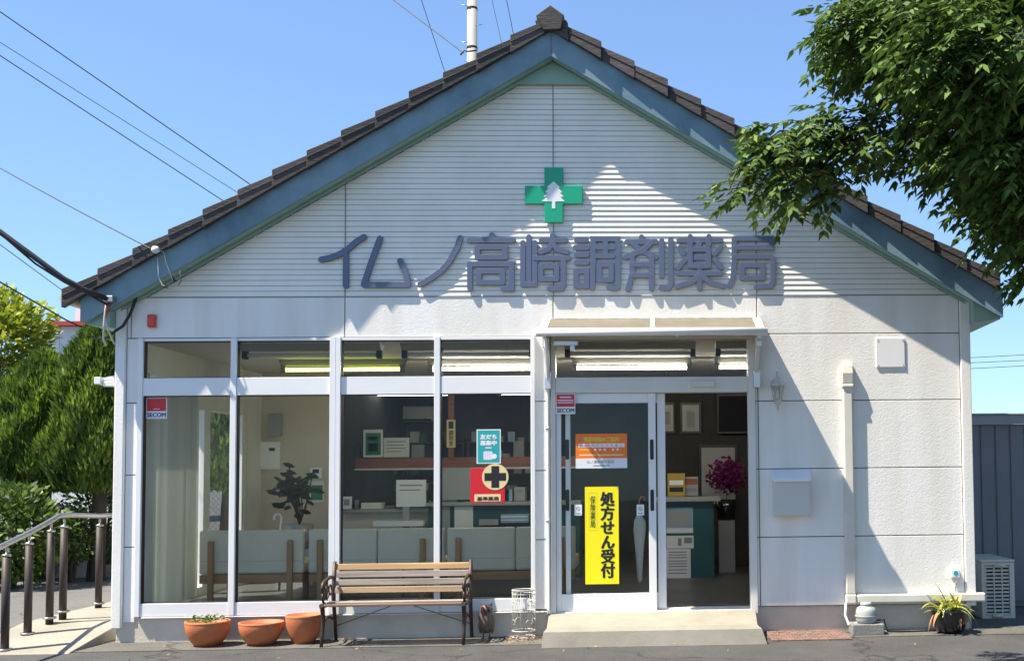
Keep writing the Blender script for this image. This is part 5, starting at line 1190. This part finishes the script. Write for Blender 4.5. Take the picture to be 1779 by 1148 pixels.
# far house with red roof behind the conifers
Yh = 30; x0, x1 = P(55, 560, Yh).x, P(215, 560, Yh).x; zt_ = P(90, 555, Yh).z
fh = thing('far_house', 'white building with red roof edge glimpsed beyond the conifers on the left', 'house', ((x0 + x1) / 2, Yh + 3, 0))
b = MB(); b.box(x0, x1, Yh, Yh + 7, 0, zt_ - .25); b.build('wall', M['wallfar'], fh)
b = MB(); b.prismx([(Yh - .3, zt_ - .249), (Yh + 7.3, zt_ - .249), (Yh + 7.3, zt_ - .1), (Yh + 3.5, zt_ + .35), (Yh - .3, zt_ - .1)], x0 - .3, x1 + .3); b.build('roof', M['roofred'], fh)
for u_ in (.15, .45, .75):
    b = MB(); xx = x0 + (x1 - x0) * u_; b.box(xx, xx + .5, Yh - .03, Yh - .002, zt_ - 1.3, zt_ - .55); b.build('window', M['alug'], fh)
b = MB(); b.box(x0 + 1.0, x0 + 1.5, Yh + 1, Yh + 1.6, zt_ - .1, zt_ + .55); b.build('chimney', M['wallfar'], fh)

# ------------------------------------------------------------------ utility pole and wires
Yp = 17; px0, px1 = P(811.5, 50, Yp).x, P(829, 50, Yp).x; pxc = (px0 + px1) / 2; pr = (px1 - px0) / 2
up = thing('utility_pole', 'grey concrete utility pole rising behind the left roof slope', 'utility pole', (pxc, Yp, 0))
b = MB(); ztp = P(820, -120, Yp).z; b.tube([(pxc, Yp, -.2), (pxc, Yp, ztp)], [pr * 1.18, pr * .96], 18); b.build('shaft', M['polec'], up)
b = MB()
for py, s_ in ((46, 1), (76, -1), (12, -1), (100, 1)): z_ = P(820, py, Yp).z; b.tube([(pxc, Yp - .05, z_), (pxc + s_ * .26, Yp - .1, z_)], .009, 6)
b.build('step_bolt', M['steel'], up)
for py in (16, 84): b = MB(); z_ = P(820, py, Yp).z; b.lathe([(pr * 1.06, z_ - .03), (pr * 1.10, z_), (pr * 1.06, z_ + .03)], (pxc, Yp, 0), 18); b.build('band', M['iron'], up)
b = MB(); b.tube([P(828, 88, Yp - .2), P(812, 90, Yp - .25), P(806, 88, Yp - .25), P(800, 96, Yp - .25)], .02, 6); b.build('bracket', M['iron'], up)
def wire(label, pts, r, m='cable', sag=.0, grp='overhead wires', name='overhead_wire', nseg=14):
    w_ = [P(*p_) if len(p_) == 3 and not isinstance(p_, Vector) else p_ for p_ in pts]; out = []
    for a, c in zip(w_[:-1], w_[1:]):
        for k in range(nseg): t = k / nseg; q = a.lerp(c, t); q = q + Vector((0, 0, -sag * 4 * t * (1 - t))); out.append(q)
    out.append(w_[-1]); b = MB(); b.tube(out, r, 5, False); o = b.build(name, M[m], origin=w_[0]); tag(o, label, 'wire', grp); return o
wire('dark cable from the top edge down to the utility pole', [(640, -32, Yp + 4), (683, 0, Yp + 2), (806, 93, Yp - .2)], .014)
wire('thin wire crossing behind the roof left of the utility pole', [(722, -30, 26), (776, 135, 26)], .012)
wire('faint wire just right of the utility pole', [(848, -30, 30), (872, 78, 30)], .009)
wire('wire right of the utility pole, farther from it', [(874, -30, 26), (896, 80, 26)], .012)
wire('highest wire at the upper left, ending behind the roof', [(-120, -60, 12), (0, 21, 13), (470, 345, 16)], .012)
wire('faint second wire from the top at the upper left', [(-100, 8, 14), (0, 74, 15), (440, 352, 18)], .008)
wire('third wire from the top at the upper left', [(-100, 35, 12), (0, 97, 13), (420, 370, 16)], .011)
wire('wire coming from the left edge to the white insulator on the barge board', [(-80, 247, 1.5), (0, 292, 1.0), (262, 432, -.40)], .006, sag=.008)
wire('thin wire low at the left, passing behind the eave', [(-60, 380, 11), (0, 425, 12), (150, 535, 15)], .008)
wire('medium wire running low into the left conifers', [(-60, 455, 5), (0, 490, 5.5), (115, 556, 6.5), (190, 590, 7.0)], .012)
for i, (pa_, pb_, lab) in enumerate(((621, 615, 'top of three wires at right above the shed'), (630, 625.5, 'middle of three wires at right above the shed'), (640, 634, 'lowest of three wires at right above the shed'))):
    wire(lab, [(1600, pa_ + 5, 40), (1690, pa_, 40), (1900, pb_ - 5, 44)], .014)
sd_ = thing('service_cable', 'thick black service cable from the left edge clamped to the left eave end', 'cable', P(190, 519, YB - .03))
b = MB(); cp = [(-90, 345, -.62), (0, 403, -.54), (60, 447, -.48), (110, 484, -.42), (150, 505, -.34), (186, 519, -.24)]; w_ = [P(*c_) for c_ in cp]; b.tube(w_, .024, 8); b.build('main_cable', M['cable'], sd_)
b = MB(); w2 = [p_ + Vector((0, .02, -.035 + .02 * math.sin(i * 2.2))) for i, p_ in enumerate(w_)]; b.tube(w2, .010, 6); b.build('messenger', M['cable'], sd_)
b = MB(); b.box(P(184, 517, YB).x, P(201, 517, YB).x, YB - .06, YB - .001, P(190, 526, YB).z, P(190, 515, YB).z); b.build('clamp', M['steel'], sd_, bevel=.006)
b = MB(); b.tube([P(*c_) for c_ in ((186, 521, -.22), (183, 540, -.21), (181, 560, -.20), (179, 588, -.16), (184, 600, -.1))], .009, 6); b.tube([P(*c_) for c_ in ((182, 555, -.20), (188, 575, -.17), (199, 598, -.1))], .008, 6); b.build('white_lead', M['cablew'], sd_)
b = MB(); b.tube([P(*c_) for c_ in ((190, 522, -.22), (186, 540, -.21), (183, 552, -.2))], .007, 6); b.build('red_lead', M['red'], sd_)
b = MB(); b.tube([P(*c_) for c_ in ((200, 575, -.12), (214, 566, -.08), (226, 546, -.06), (233, 528, -.05), (237, 515, -.05))], .013, 8); b.tube([P(*c_) for c_ in ((160, 584, .0), (172, 590, -.05), (190, 585, -.1), (201, 574, -.12))], .010, 6); b.build('black_lead', M['cable'], sd_)
ins = thing('insulator', 'white porcelain insulator with hanging leads on the left barge board', 'insulator', P(272, 434, YB - .05))
b = MB(); q = P(270, 434, YB - .06); b.tube([q + Vector((-.03, 0, 0)), q + Vector((-.015, 0, 0)), q + Vector((.015, 0, 0)), q + Vector((.035, 0, 0))], [.02, .034, .034, .018], 12); b.build('body', M['porcelain'], ins)
b = MB(); b.tube([q + Vector((.03, 0, 0)), P(282, 437, YB - .04), P(284, 440, YB + .002)], .006, 6); b.build('hook', M['steel'], ins)
b = MB(); b.tube([P(*c_) for c_ in ((284, 436, YB - .03), (288, 455, YB - .03), (299, 484, YB - .02), (303, 488, YB - .02))], .004, 5); b.tube([P(*c_) for c_ in ((274, 448, YB - .03), (275, 480, YB - .03), (282, 496, YB - .02), (292, 499, YB - .02))], .004, 5); b.build('lead', M['cablew'], ins)
b = MB(); b.tube([P(*c_) for c_ in ((299, 480, YB - .03), (304, 489, YB - .03))], [.004, .011], 6); b.tube([P(*c_) for c_ in ((282, 496, YB - .03), (292, 500, YB - .03))], [.012, .005], 6); b.tube([P(*c_) for c_ in ((312, 470, YB - .01), (315, 488, YB - .02), (309, 496, YB - .02))], .004, 5); b.build('lead_end', M['cable'], ins)
